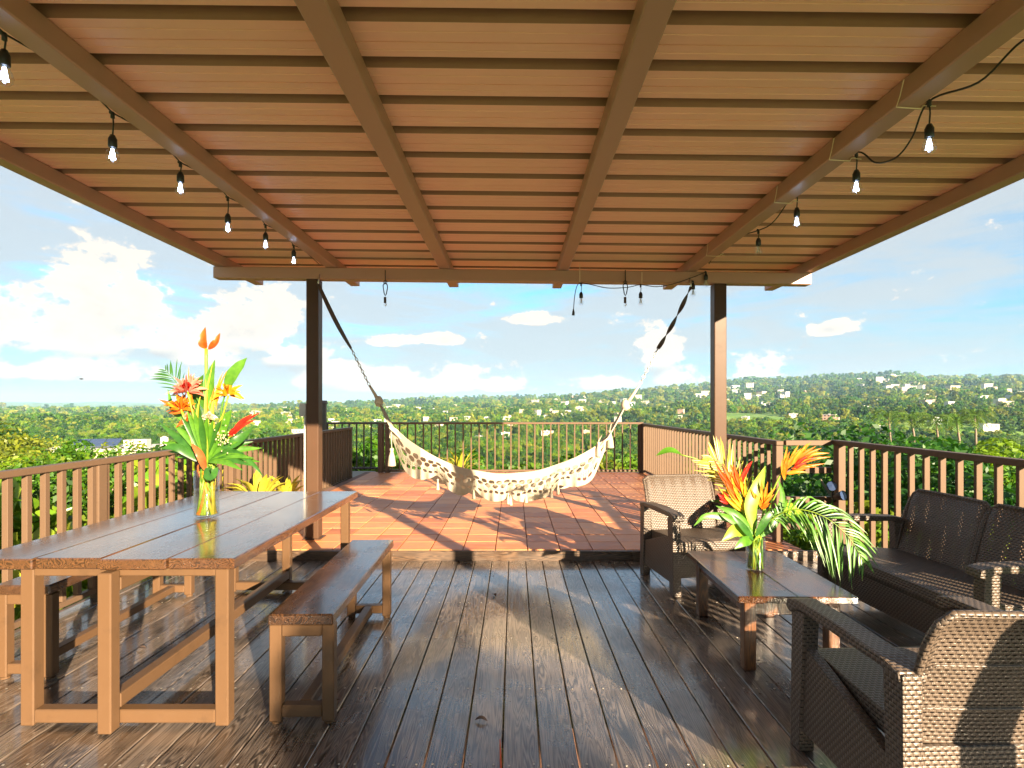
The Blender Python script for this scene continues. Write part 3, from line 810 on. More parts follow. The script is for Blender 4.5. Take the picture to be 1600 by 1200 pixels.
# ================================================================== HAMMOCK
def cloth_mat(name, col, weave_s=260):
    m, k, b, o = new_mat(name)
    tc = k.n('ShaderNodeTexCoord').outputs['Object']
    n1 = k.n('ShaderNodeTexNoise', {0: tc, 'Scale': 18, 'Detail': 6}).outputs[0]
    wv = k.n('ShaderNodeTexNoise', {0: tc, 'Scale': weave_s, 'Detail': 2}).outputs[0]
    c = k.mix(n1, [x * 0.9 for x in col], [min(1, x * 1.06) for x in col])
    k.link(c, b.inputs['Base Color']); b.inputs['Roughness'].default_value = 0.9
    k.link(k.n('ShaderNodeBump', {'Height': wv, 'Strength': 0.5, 'Distance': 0.003}).outputs[0], b.inputs['Normal'])
    tr = k.n('ShaderNodeBsdfTranslucent', {0: c})
    k.link(k.n('ShaderNodeMixShader', {0: 0.25, 1: b.outputs[0], 2: tr.outputs[0]}).outputs[0], o.inputs[0])
    return m
M['cotton'] = cloth_mat('cream_cotton', (0.50, 0.435, 0.33))
M['rope'] = cloth_mat('cream_rope', (0.62, 0.52, 0.38), 400)
HY = 5.42
hk = empty('hammock', tuple(P(780, 760, HY)), label='cream crocheted hammock hung between the two rear posts', cat='hammock')
hloc = hk.location.copy()
def hbuild(g, name, mat, parent=None, **kw):
    o = g.build(name, mat, parent or hk, **kw)
    if parent is None: o.location = -hloc
    return o
topx = [608, 618, 640, 680, 720, 780, 840, 900, 940, 952]
topy = [664, 671, 689, 714, 731, 741, 736, 715, 692, 679]
botx = [608, 616, 624, 632, 645, 660, 674, 684, 692, 700, 712, 725, 736, 741, 750, 765, 780, 790, 796, 804, 818, 835, 852, 864, 872, 884, 900, 916, 928, 938, 946, 952]
boty = [674, 694, 718, 736, 747, 750, 747, 741, 752, 764, 773, 775, 768, 762, 774, 783, 784, 780, 772, 782, 785, 782, 778, 768, 757, 760, 761, 757, 747, 722, 702, 688]
def tcurve(u):
    px = 608 + u * 344; return px, float(np.interp(px, topx, topy))
# smooth the top edge
def smooth_interp(px, xs_, ys_):
    acc = 0
    for q in range(-3, 4): acc += np.interp(px + q * 5, xs_, ys_)
    return float(acc / 7)
def smooth_bot(px):
    return float(sum(np.interp(px + q * 2, botx, boty) for q in range(-2, 3)) / 5)
NU, NV = 520, 84
def hole(u, v):
    """True where the crochet is open; u along, v down (0 top, 1 bottom)"""
    zig = abs(((u * 6.0 + 0.15) % 1.0) - 0.5) * 2
    for rI, vc in enumerate((0.33, 0.47)):
        fu = (u * 29.0 + 0.5 * rI) % 1.0
        a, b_ = abs(fu - 0.5) / 0.37, abs(v - vc) / 0.072
        if a < 1 and b_ < 1 and a + b_ < 1.45: return True
    ve = 0.64 + 0.19 * (1 - zig)
    fu = (u * 40) % 1.0
    a, b_ = abs(fu - 0.5) / 0.36, abs(v - ve) / 0.05
    if a < 1 and b_ < 1 and a + b_ < 1.5: return True
    if 0.555 < v < ve - 0.06:
        if (u * 130) % 1.0 > 0.62 and (v * 21) % 1.0 > 0.6: return True
    return False
vs, fs = [], []
for j in range(NV + 1):
    for i in range(NU + 1):
        u = i / NU; v = j / NV
        px = 608 + u * 344
        yt = smooth_interp(px, topx, topy); yb = smooth_bot(px)
        env = min(1, u * 7, (1 - u) * 7)
        py = yt + (yb - yt) * v
        yd = HY - 0.30 * env * (1 - (2 * u - 1) ** 2 * 0.3) - 0.05 * math.sin(v * PI) * env + 0.016 * math.sin(u * 62) * v * env + 0.012 * math.sin(u * 151 + 2) * v * v * env
        vs.append(tuple(P(px, py, yd)))
for j in range(NV):
    for i in range(NU):
        if hole((i + 0.5) / NU, (j + 0.5) / NV) and 0.03 < i / NU < 0.975: continue
        fs.append((j * (NU + 1) + i, j * (NU + 1) + i + 1, (j + 1) * (NU + 1) + i + 1, (j + 1) * (NU + 1) + i))
g = G(); g.v = vs; g.f = fs; g.mi = [0] * len(fs)
hbuild(g, 'lace_skirt', M['cotton'], smooth=True)
# bed: trough from the front edge back to the rear edge
vs, fs = [], []; NB = 60; NW = 14
for j in range(NW + 1):
    for i in range(NB + 1):
        u = i / NB; v = j / NW; px = 608 + u * 344; yt = smooth_interp(px, topx, topy)
        env = min(1, u * 7, (1 - u) * 7); wv_ = 0.30 * env * (1 - (2 * u - 1) ** 2 * 0.3)
        p = P(px, yt + 1.0, HY - wv_)
        p.y = HY - wv_ + 2 * wv_ * v
        p.z += -0.10 * v - 0.16 * math.sin(v * PI) * env * (1 - (2 * u - 1) ** 2 * 0.6) - (0.012 if 0 < v < 1 else 0)
        vs.append(tuple(p)); 
for j in range(NW):
    for i in range(NB): fs.append((j * (NB + 1) + i, j * (NB + 1) + i + 1, (j + 1) * (NB + 1) + i + 1, (j + 1) * (NB + 1) + i))
g = G(); g.v = vs; g.f = fs; g.mi = [0] * len(fs); hbuild(g, 'bed', M['cotton'], smooth=True)
# rear skirt, same cloth without the openings in view
vs2, fs2 = [], []
for j in range(9):
    for i in range(NB + 1):
        a = Vector(vs[NW * (NB + 1) + i]); u = i / NB; env = min(1, u * 7, (1 - u) * 7)
        a.z -= j / 8 * 0.22 * env * (1 + 0.12 * abs(math.sin(u * 28))); a.y += 0.01 + 0.02 * math.sin(u * 60) * j / 8
        vs2.append(tuple(a))
for j in range(8):
    for i in range(NB): fs2.append((j * (NB + 1) + i, j * (NB + 1) + i + 1, (j + 1) * (NB + 1) + i + 1, (j + 1) * (NB + 1) + i))
g = G(); g.v = vs2; g.f = fs2; g.mi = [0] * len(fs2); hbuild(g, 'rear_skirt', M['cotton'], smooth=True)
# strings gathering to the knots, bands, ropes, chains, straps
def tassel(px, py, L, r, cordtop=None, yd=HY - 0.3):
    p = P(px, py, yd); g = G()
    pr = [(0.001, 0), (r * 0.45, -0.004), (r * 0.5, -0.02), (r * 0.35, -0.028), (r * 0.7, -L * 0.5), (r, -L), (r * 0.8, -L - 0.006), (0.001, -L)]
    g.lathe(pr, tuple(p), seg=12)
    if cordtop: g.tube([cordtop, tuple(p)], 0.005, 6)
    hbuild(g, 'tassel', M['cotton'], smooth=True)
for (kx, ky, bx, by, chx, chy, sx_, sy_, tx_, ty_) in ((592, 628, 611, 667, 577, 602, 549, 545, 497, 443), (977, 634, 950, 682, 1000, 600, 1028, 545, 1080, 448)):
    kp = P(kx, ky, HY); bp_ = P(bx, by, HY)
    dirn = 1 if bx > kx else -1
    g = G()
    for q in range(13):
        t = (q - 6) / 6
        e = bp_ + Vector((dirn * 0.02 * abs(t), t * 0.05, -0.03 * t * t))
        e2 = e + Vector((dirn * 0.10, t * 0.05, -0.085))
        g.tube([tuple(kp + Vector((0, t * 0.012, 0))), tuple((kp + e) / 2 + Vector((0, t * 0.03, 0.0))), tuple(e), tuple(e2)], 0.0075, 5)
    hbuild(g, 'gathering_strings', M['cotton'], smooth=True)
    g = G(); g.lathe([(0.001, -0.05), (0.03, -0.04), (0.045, 0), (0.034, 0.035), (0.02, 0.055), (0.001, 0.06)], tuple(kp), seg=12); hbuild(g, 'knot', M['rope'], smooth=True)
    bandg = G(); Mt = Matrix.Translation(bp_ + Vector((dirn * 0.03, 0, -0.03))) @ Matrix.Rotation(R(35) * dirn, 4, 'Y') ; bandg.torus(Mt, 0.05, 0.075, 0.010, 16, 6); hbuild(bandg, 'band', M['tie'], smooth=True)
    cp = P(chx, chy, HY)
    g = G().tube([tuple(kp), tuple(kp.lerp(cp, 0.5) + Vector((0.004, 0, 0.0))), tuple(cp)], [0.022, 0.015, 0.011], 8); hbuild(g, 'rope', M['rope'], smooth=True)
    sp_ = P(sx_, sy_, HY + 0.02); d = (sp_ - cp); n_l = 12
    g = G()
    for q in range(n_l):
        c = cp.lerp(sp_, (q + 0.5) / n_l)
        X = d.normalized(); Y_ = Vector((0, 1, 0)) if q % 2 else X.cross(Vector((0, 1, 0))).normalized()
        Z_ = X.cross(Y_).normalized(); Mx = Matrix((X, Y_, Z_)).transposed().to_4x4(); Mx.translation = c
        g.torus(Mx, d.length / n_l * 0.66, 0.012, 0.0042, 12, 5)
    hbuild(g, 'chain', M['metal'], smooth=True)
    tp_ = P(tx_, ty_, 5.50)
    # twisted webbing strap
    vs_, fs_ = [], []; ns = 30
    dd = (tp_ - sp_); X = dd.normalized(); Y_ = Vector((0, 1, 0)); Z_ = X.cross(Y_).normalized()
    for q in range(ns + 1):
        t = q / ns; c = sp_.lerp(tp_, t) + Vector((0, 0, -0.03 * math.sin(t * PI)))
        ang = t * (2.2 if kx < 700 else 9.5) + 0.6; wdir = (Y_ * math.cos(ang) + Z_ * math.sin(ang)) * 0.021; nd = X.cross(wdir).normalized() * 0.003
        for sgn in ((-1, -1), (1, -1), (1, 1), (-1, 1)): vs_.append(tuple(c + wdir * sgn[0] + nd * sgn[1]))
    for q in range(ns):
        for e in range(4): fs_.append((q * 4 + e, q * 4 + (e + 1) % 4, q * 4 + 4 + (e + 1) % 4, q * 4 + 4 + e))
    g = G(); g.v = vs_; g.f = fs_; g.mi = [0] * len(fs_); hbuild(g, 'strap', M['strap'])
    g = G().tube([tuple(tp_), tuple(tp_ + Vector((0.0, 0.03, 0.06))), tuple(tp_ + Vector((0, 0.06, 0.14)))], 0.008, 6); hbuild(g, 'hook', M['metal'], smooth=True)
tassel(612, 700, 0.17, 0.042, tuple(P(611, 668, HY - 0.05)), HY - 0.08)
tassel(953, 672, 0.17, 0.040, tuple(P(955, 662, HY)), HY - 0.03)
tassel(935, 690, 0.14, 0.030, tuple(P(940, 680, HY)), HY - 0.12)
for (px, py) in ((684, 748), (740, 762), (794, 770), (798, 772), (822, 768), (872, 755), (862, 760)):
    tassel(px, py, 0.10, 0.017)

# ================================================================== STRING LIGHTS
def bez(pts, n):
    """Catmull-Rom through points"""
    pts = [Vector(p) for p in pts]
    if len(pts) == 2: return [pts[0].lerp(pts[1], i / n) for i in range(n + 1)]
    q = [pts[0] * 2 - pts[1]] + pts + [pts[-1] * 2 - pts[-2]]
    out = []
    segs = len(pts) - 1
    for i in range(n + 1):
        t = i / n * segs; s = min(int(t), segs - 1); t -= s
        a, b_, c, d = q[s], q[s + 1], q[s + 2], q[s + 3]
        out.append(0.5 * ((2 * b_) + (-a + c) * t + (2 * a - 5 * b_ + 4 * c - d) * t * t + (-a + 3 * b_ - 3 * c + d) * t ** 3))
    return out
def bulb(root, base, drop, lit, scale=1.0):
    """socket hung on a short lead from base point, bulb below"""
    b0 = Vector(base) - root.location
    g = G().tube([tuple(b0), tuple(b0 + Vector((0.004, 0, -drop * 0.5))), tuple(b0 + Vector((0, 0, -drop)))], 0.0035, 6)
    g.tube([tuple(b0 + Vector((-0.012, 0, 0.004))), tuple(b0), tuple(b0 + Vector((0, 0, -0.025)))], 0.009, 6)
    g.build('lead', M['cord'], root, smooth=True)
    c = b0 + Vector((0, 0, -drop))
    g = G().lathe([(0.001, 0.004), (0.010, 0.002), (0.016, -0.012), (0.019, -0.018), (0.019, -0.055), (0.0165, -0.058), (0.001, -0.058)], tuple(c), seg=14)
    sk = g.build('socket', M['black'], root, smooth=True)
    pr = [(0.014, -0.056), (0.017, -0.066), (0.026, -0.085), (0.029, -0.10), (0.026, -0.118), (0.015, -0.131), (0.0005, -0.136)]
    bl = G().lathe(pr, tuple(c), seg=16).build('bulb', M['bulb'], root, smooth=True)
    fl_ = G()
    for q in range(5):
        a = q * 2 * PI / 5
        fl_.tube([tuple(c + Vector((0.004 * math.cos(a), 0.004 * math.sin(a), -0.064))), tuple(c + Vector((0.013 * math.cos(a), 0.013 * math.sin(a), -0.112)))], 0.0022, 5)
    fl_.build('filament', M['led'] if lit else M['led_off'], bl)
ls = empty('string_lights', (-1.97, 3.5, 2.86), label='string of lit clear bulbs along the left rafter', cat='string lights', group='string lights under the roof')
lpts = []
XL = -1.93
for (px, py) in ((7, 135), (176, 256), (282, 306), (356, 366), (415, 391), (459, 415)):
    Y = F * XL / (px - VX)
    zb = EYE + (VY - py) / F * Y
    at = Vector((XL, Y, rz_(XL) + 0.01))
    bulb(ls, at, at.z - (zb + 0.136), True); lpts.append(at)
lpts = sorted(lpts, key=lambda p: p.y)
pts = [Vector((XL, 1.2, 2.84))]
for p in lpts: pts += [p + Vector((0.02, -0.15, 0.012)), p, p + Vector((0.02, 0.15, 0.012))]
pts += [Vector((-1.93, 5.5, 2.835))]
G().tube([tuple(p - ls.location) for p in pts], 0.0038, 6).build('cord', M['cord'], ls, smooth=True)

rs_ = empty('string_lights', (1.95, 3.5, 2.85), label='string of bulbs cable-tied under the right rafter', cat='string lights', group='string lights under the roof')
XRr = 1.88
att = []
for (ax, ay, bx, by, lit) in ((1452, 158, 1455, 242, True), (1338, 238, 1339, 305, True), (1245, 298, 1246, 357, True), (1185, 360, 1187, 400, False)):
    Y = F * XRr / (ax - VX); a = P(ax, ay, Y); zb = EYE + (VY - by) / F * Y
    bulb(rs_, a, max(0.02, a.z - (zb + 0.136)), lit); att.append(a)
c1_ = P(1600, 62, F * 1.95 / (1600 - VX)); mid = P(1372, 254, F * 1.93 / (1372 - VX) * 0.97)
pts = [P(1700, 20, 1.85), c1_, P(1530, 128, 2.28), att[0], P(1425, 215, 2.66), P(1400, 246, 2.75), P(1368, 254, 2.9), att[1], P(1290, 272, 3.38), att[2], P(1210, 345, 4.05), att[3], P(1130, 378, 5.0), P(1108, 412, 5.45)]
G().tube([tuple(Vector(p) - rs_.location) for p in bez(pts, 90)], 0.0045, 6).build('cord', M['cord'], rs_, smooth=True)
# cream cable ties round the rafter
for n_, a in enumerate(att + [P(1132, 376, 4.95)]):
    if n_ == 3: continue
    xa = 1.735; xb_ = 1.845; z = rz_(1.79); y = a.y
    pts = [(xa - 0.012, y - 0.06, z + 0.085), (xa - 0.008, y - 0.03, z + 0.03), (xa - 0.004, y, z - 0.006), (xb_ + 0.006, y + 0.01, z - 0.008), (xb_ + 0.02, y + 0.02, z + 0.012), (xb_ + 0.06, y + 0.05, z + 0.028)]
    g = G().tube([tuple(Vector(p) - rs_.location) for p in pts], 0.0028, 5)
    g.tube([tuple(Vector(pts[-2]) - rs_.location), tuple(Vector((xb_ + 0.05, y - 0.02, z - 0.012)) - rs_.location)], 0.0024, 5)
    g.build('cable_tie', M['tie'], rs_)

bs = empty('string_lights', (1.0, 5.5, 2.7), label='short string of small bulbs looped under the rear beam by the right post', cat='string lights', group='string lights under the roof')
YB = 5.51
for (ax, ay, by) in ((908, 443, 478), (1001, 445, 478), (1083, 440, 460), (1103, 425, 449)):
    a = P(ax, ay, YB); zb = EYE + (VY - by) / F * YB
    bulb(bs, a, max(0.02, a.z - (zb + 0.136)), False)
pts = [P(896, 485, YB), P(898, 462, YB), P(902, 446, YB), P(908, 442, YB), P(925, 445, YB), P(950, 450, YB), P(980, 449, YB), P(1001, 445, YB), P(1025, 448, YB), P(1050, 444, YB), P(1075, 436, YB), P(1103, 425, YB)]
G().tube([tuple(Vector(p) - bs.location) for p in bez(pts, 60)], 0.0042, 6).build('cord', M['cord'], bs, smooth=True)
e_ = P(896, 488, YB) - bs.location
G().tube([tuple(e_ + Vector((0, 0, 0.03))), tuple(e_), tuple(e_ + Vector((-0.002, 0, -0.03)))], [0.006, 0.013, 0.014], 8).build('plug', M['black'], bs, smooth=True)
for (ax, a0_, a1_) in ((906, 412, 441), (1003, 425, 444)):
    G().tube([tuple(P(ax, a0_, YB - 0.01) - bs.location), tuple(P(ax, a1_, YB) - bs.location)], 0.003, 5).build('cable_tie', M['tie'], bs)

def carabiner(px, label):
    y = YB; rt = empty('carabiner_hook', tuple(P(px, 440, y)), label=label, cat='hook', group='carabiner hooks under the rear beam')
    s = y / F
    def q(dx, dy): return (dx * s, 0, -dy * s)
    G().tube([q(0, -18), q(0, 2)], 0.005, 6).build('eye_bolt', M['black'], rt)
    pts = [q(-0.5, 2), q(-3.5, 6), q(-3, 10), q(-1.6, 19), q(0, 22), q(1.8, 19), q(3.6, 9), q(3, 5), q(0, 2)]
    G().tube(pts, 0.0052, 7).build('carabiner', M['black'], rt, smooth=True)
    G().torus(Matrix.Translation(q(0, 1)) @ Matrix.Rotation(R(90), 4, 'X'), 0.016, 0.016, 0.004).build('ring', M['black'], rt, smooth=True)
    G().lathe([(0.001, 0.0), (0.013, -0.002), (0.013, -0.06), (0.001, -0.062)], q(-0.3, 24), seg=12).build('swivel', M['strap'], rt, smooth=True)
    G().tube([q(0, 33), q(2, 36), q(0.5, 38), q(-1, 36.5)], 0.004, 6).build('hook', M['metal'], rt, smooth=True)
carabiner(602, 'black carabiner hanging alone from the rear beam near the left post')
carabiner(977, 'black carabiner hanging among the bulbs of the rear beam')

# ================================================================== BOUQUETS
def leafmat(name, c1, c2, trans=0.35, rough=0.35):
    m, k, b, o = new_mat(name)
    tc = k.n('ShaderNodeTexCoord').outputs['Object']
    n1 = k.n('ShaderNodeTexNoise', {0: tc, 'Scale': 22, 'Detail': 5, 'Roughness': 0.6}).outputs[0]
    ri = k.n('ShaderNodeNewGeometry').outputs['Random Per Island']
    c = k.mix(k.ss(k.m('ADD', k.m('MULTIPLY', n1, 0.7), k.m('MULTIPLY', ri, 0.3)), 0.3, 0.7), c1, c2)
    k.link(c, b.inputs['Base Color']); b.inputs['Roughness'].default_value = rough
    tr = k.n('ShaderNodeBsdfTranslucent', {0: c})
    k.link(k.n('ShaderNodeMixShader', {0: trans, 1: b.outputs[0], 2: tr.outputs[0]}).outputs[0], o.inputs[0])
    return m
M['leaf_dark'] = leafmat('leaf_dark', (0.018, 0.08, 0.012), (0.045, 0.15, 0.02))
M['leaf_mid'] = leafmat('leaf_mid', (0.04, 0.14, 0.014), (0.10, 0.25, 0.02))
M['leaf_lime'] = leafmat('leaf_lime', (0.13, 0.27, 0.02), (0.28, 0.37, 0.03))
M['leaf_yellow'] = leafmat('leaf_yellow', (0.33, 0.32, 0.02), (0.50, 0.42, 0.05))
M['orange'] = leafmat('petal_orange', (0.55, 0.13, 0.008), (0.66, 0.24, 0.015))
M['deep_orange'] = leafmat('petal_deep_orange', (0.48, 0.05, 0.008), (0.62, 0.11, 0.012))
M['red'] = leafmat('petal_red', (0.36, 0.01, 0.008), (0.50, 0.03, 0.012))
M['pink'] = leafmat('petal_pink', (0.55, 0.13, 0.09), (0.65, 0.26, 0.19))
M['yellow'] = leafmat('petal_yellow', (0.52, 0.24, 0.01), (0.62, 0.36, 0.015))
M['brown'] = leafmat('leaf_brown', (0.28, 0.07, 0.02), (0.45, 0.13, 0.04))
M['cream'] = leafmat('petal_cream', (0.42, 0.37, 0.24), (0.52, 0.46, 0.30))

def blade(g, pts, wmax, face=(0, -1, 0.15), peak=0.4, fold=0.25, n=10, wavy=0.0):
    """leaf blade along a curve, broad side toward 'face', folded at the midrib"""
    c = bez(pts, n); vs = []; fs = []; fc = Vector(face)
    for i, p in enumerate(c):
        t = i / n; d = (c[min(i + 1, n)] - c[max(i - 1, 0)]).normalized()
        sd_ = d.cross(fc)
        sd_ = sd_.normalized() if sd_.length > 1e-4 else Vector((1, 0, 0))
        nn = sd_.cross(d).normalized()
        if t < peak: wd = wmax * (math.sin(t / peak * PI / 2) ** 0.8)
        else: wd = wmax * (math.cos((t - peak) / (1 - peak) * PI / 2) ** 0.9)
        wd = max(wd, wmax * 0.02)
        wob = wavy * math.sin(t * 17 + p.x * 9) * wmax
        vs += [p - sd_ * wd / 2 + nn * (fold * wd / 2 + wob), p, p + sd_ * wd / 2 + nn * (fold * wd / 2 - wob)]
    for i in range(n):
        b0 = i * 3
        fs += [(b0, b0 + 1, b0 + 4, b0 + 3), (b0 + 1, b0 + 2, b0 + 5, b0 + 4)]
    g.add(vs, fs)
def frond(root, pts, n, leaf_len, droop, mat, rachis, width=0.014, spread=60, t0=0.2, up=Vector((0, 0, 1)), face=(0, -1, 0.3)):
    c = bez(pts, 40); G_ = G()
    rnd = random.Random(int(abs(pts[-1][0]) * 1e4))
    for i in range(n):
        t = t0 + (1 - t0) * (i + 0.5) / n; k_ = min(39, int(t * 40)); p = c[k_]; d = (c[k_ + 1] - c[k_]).normalized()
        L = leaf_len * (math.sin((t - t0) / (1 - t0) * PI * 0.85 + 0.35)) * rnd.uniform(0.85, 1.1)
        L = max(L, leaf_len * 0.3)
        side = d.cross(Vector(face)).normalized()
        for s in (-1, 1):
            a = R(spread) * (1 - 0.5 * t)
            dr = (d * math.cos(a) + side * s * math.sin(a) + Vector((0, rnd.uniform(-.25, .25), 0))).normalized()
            e1 = p + dr * L * 0.5; e2 = p + dr * L * 0.95 + Vector((0, 0, -droop * L))
            blade(G_, [p, e1 + Vector((0, 0, -droop * L * 0.2)), e2], width, face=face, n=6, fold=0.3)
    lf = G_.build('leaflets', mat, root, smooth=True); lf['kind'] = 'stuff'
    G().tube([tuple(p) for p in c[::2]], [0.005 - 0.0035 * i / 20 for i in range(21)], 6).build('stem', rachis, root, smooth=True)

class Bq:
    """bouquet: stems enter the vase mouth; points given as photo pixels and distance offset"""
    def __init__(s, px, base_py, Y, vr, vh, which):
        s.Y = Y; s.base = P(px, base_py, Y); s.vr = vr; s.vh = vh; s.which = which; s.px = px
        s.mouth = s.base + Vector((0, 0, vh)); s.rnd = random.Random(int(px))
    def pt(s, x, y, dy=0.0): return P(x, y, s.Y + dy)
    def root(s, name, label, cat, group=None):
        r = empty(name, tuple(s.mouth), label=label, cat=cat, group=group); return r
    def rel(s, *ps): return [tuple(Vector(p) - s.mouth) for p in ps]
    def inside(s):
        a = s.rnd.uniform(0, 2 * PI); r = s.vr * 0.65 * s.rnd.random() ** 0.5
        a2 = s.rnd.uniform(0, 2 * PI)
        low = s.base + Vector((math.cos(a) * s.vr * 0.7, math.sin(a) * s.vr * 0.7, 0.014)); mo = s.mouth + Vector((math.cos(a2) * r, math.sin(a2) * r, 0))
        return low, mo
    def stem(s, root, pts, r=0.005, mat=None, n=16):
        low, mo = s.inside()
        c = bez([low, mo] + [Vector(p) for p in pts], n)
        G().tube(s.rel(*c), r, 7).build('stem', mat or M['leaf_lime'], root, smooth=True)
        return mo
def vase(bq, label):
    v = empty('vase', tuple(bq.base), label=label, cat='vase', group='glass vases of tropical flowers')
    r, h = bq.vr, bq.vh
    G().lathe([(0.0005, 0.0008), (r - 0.003, 0.0008), (r, 0.004), (r, h), (r - 0.0035, h), (r - 0.0035, 0.012), (0.0005, 0.011)], seg=40).build('glass_cylinder', M['glass'], v, smooth=True)
    G().lathe([(0.0005, 0.0125), (r - 0.0045, 0.0125), (r - 0.0045, h * 0.60), (0.0005, h * 0.60)], seg=40).build('water', M['water'], v, smooth=False)
    return v

# ---- dining table bouquet
A = Bq(323, 806.5, 3.33, 0.070, 0.275, 'dining table')
vase(A, 'clear glass cylinder vase on the dining table full of pale stems')
D_ = 'in the dining table vase'
# tall banana-like flower
r_ = A.root('banana_flower', 'tallest bloom, an upright orange banana flower ' + D_, 'flower')
A.stem(r_, [A.pt(322, 660), A.pt(322, 600), A.pt(322, 545)], 0.0095, M['leaf_lime'])
g = G()
for (x0_, y0_, x1_, y1_, wd) in ((322, 546, 321, 511, 0.052), (325, 546, 344, 520, 0.042), (320, 545, 318, 517, 0.04), (326, 544, 340, 524, 0.035)):
    m_ = ((x0_ + x1_) / 2 + (3 if x1_ > 330 else -3), (y0_ + y1_) / 2)
    blade(g, A.rel(A.pt(x0_, y0_), A.pt(m_[0], m_[1] + 3, -0.02), A.pt(x1_, y1_)), wd, fold=0.6)
g.build('bract', M['deep_orange'], r_, smooth=True)
# upright big leaf
r_ = A.root('broad_leaf', 'upright broad green leaf rising to the right ' + D_, 'leaf')
A.stem(r_, [A.pt(338, 700), A.pt(346, 640), A.pt(352, 615)], 0.005, M['leaf_mid'])
g = G(); blade(g, A.rel(A.pt(351, 618, 0.02), A.pt(362, 590, 0), A.pt(375, 572, 0), A.pt(386, 559, 0.01)), 0.075, n=14, fold=0.35, wavy=0.03); g.build('blade', M['leaf_mid'], r_, smooth=True)
r_ = A.root('broad_leaf', 'narrow lime leaf standing beside the banana flower stem ' + D_, 'leaf')
A.stem(r_, [A.pt(330, 690), A.pt(332, 640)], 0.005, M['leaf_mid'])
g = G(); blade(g, A.rel(A.pt(331, 645), A.pt(328, 600), A.pt(336, 562)), 0.07, n=12, fold=0.4); blade(g, A.rel(A.pt(318, 640, .03), A.pt(312, 605, .02), A.pt(318, 585)), 0.06, n=12); g.build('blade', M['leaf_mid'], r_, smooth=True)
# pink torch flower
def torch(bq, label, cx, cy, rad_, mat, inner, n=34, name='torch_flower', stemto=None, dy=-0.05):
    r_ = bq.root(name, label, 'flower'); c = bq.pt(cx, cy, dy)
    bq.stem(r_, [bq.pt((bq.px + cx) / 2, cy + 60, dy / 2), c], 0.006, M['leaf_lime'])
    for (rng_, mt, nm, k_) in ((0, mat, 'petal', 1.0), (1, inner, 'bract', 0.75)):
        g = G(); rd = random.Random(int(cx + rng_))
        for q in range(n if rng_ == 0 else n // 2):
            th_ = rd.uniform(0, 2 * PI); ph = rd.uniform(-0.35, 1.35) if rng_ == 0 else rd.uniform(0.5, 1.5)
            d = Vector((math.cos(th_) * math.cos(ph), math.sin(th_) * math.cos(ph), math.sin(ph)))
            L = rad_ * rd.uniform(0.75, 1.15) * k_
            blade(g, [tuple(c - bq.mouth + d * 0.01), tuple(c - bq.mouth + d * L * 0.6 + Vector((0, 0, 0.01))), tuple(c - bq.mouth + d * L + Vector((0, 0, -0.02 * rng_)))], 0.018, n=6, fold=0.4, face=(d.y, -1, 0.4))
        o = g.build(nm + 's', mt, r_, smooth=True)
    return r_
torch(A, 'pink and red torch ginger bloom on the left ' + D_, 293, 612, 0.105, M['pink'], M['red'], 60)
torch(A, 'orange ginger bloom lower on the left ' + D_, 283, 640, 0.095, M['orange'], M['deep_orange'], 36, dy=-0.02)
torch(A, 'yellow bloom on the right ' + D_, 357, 618, 0.09, M['yellow'], M['orange'], 40, dy=0.0)
torch(A, 'small pale bloom low in the centre ' + D_, 325, 655, 0.05, M['cream'], M['pink'], 18, dy=-0.08)
def heli(bq, label, pts, bracts, mat, w=0.022, stem_mat=None, name='heliconia'):
    r_ = bq.root(name, label, 'flower')
    bq.stem(r_, [bq.pt(*p) for p in pts], 0.005, stem_mat or M['leaf_lime'])
    g = G()
    for (a, b_) in bracts:
        m_ = ((a[0] + b_[0]) / 2 + (b_[1] - a[1]) * 0.06, (a[1] + b_[1]) / 2 - (b_[0] - a[0]) * 0.06)
        z = a[2] if len(a) > 2 else 0.0
        blade(g, bq.rel(bq.pt(a[0], a[1], z), bq.pt(m_[0], m_[1], z - 0.015), bq.pt(b_[0], b_[1], z - 0.02)), w, n=7, fold=0.7, peak=0.25)
    g.build('bracts', mat, r_, smooth=True)
    return r_
heli(A, 'long red heliconia leaning right over the table edge ' + D_, [(345, 700), (365, 676)], [((360, 680), (406, 645)), ((364, 676), (396, 646)), ((358, 684), (400, 655)), ((356, 682), (380, 664))], M['red'], 0.028)
heli(A, 'orange spike pointing left from the ginger blooms ' + D_, [(300, 690), (285, 640)], [((292, 634), (248, 624)), ((296, 628), (258, 632)), ((290, 640), (262, 645)), ((298, 642), (275, 668)), ((296, 650), (284, 664))], M['deep_orange'], 0.03)
heli(A, 'slender orange and yellow bird of paradise spikes upright ' + D_, [(318, 680), (330, 620)], [((305, 640), (295, 572)), ((338, 640), (349, 580)), ((340, 630), (355, 578)), ((330, 660), (324, 615)), ((300, 650), (306, 588)), ((333, 640), (337, 602))], M['orange'], 0.016)
heli(A, 'yellow green spathes standing in the centre ' + D_, [(328, 690), (336, 650)], [((332, 690), (345, 585)), ((336, 680), (340, 600)), ((326, 690), (333, 565)), ((312, 690), (315, 610)), ((340, 690), (352, 640))], M['leaf_yellow'], 0.018)
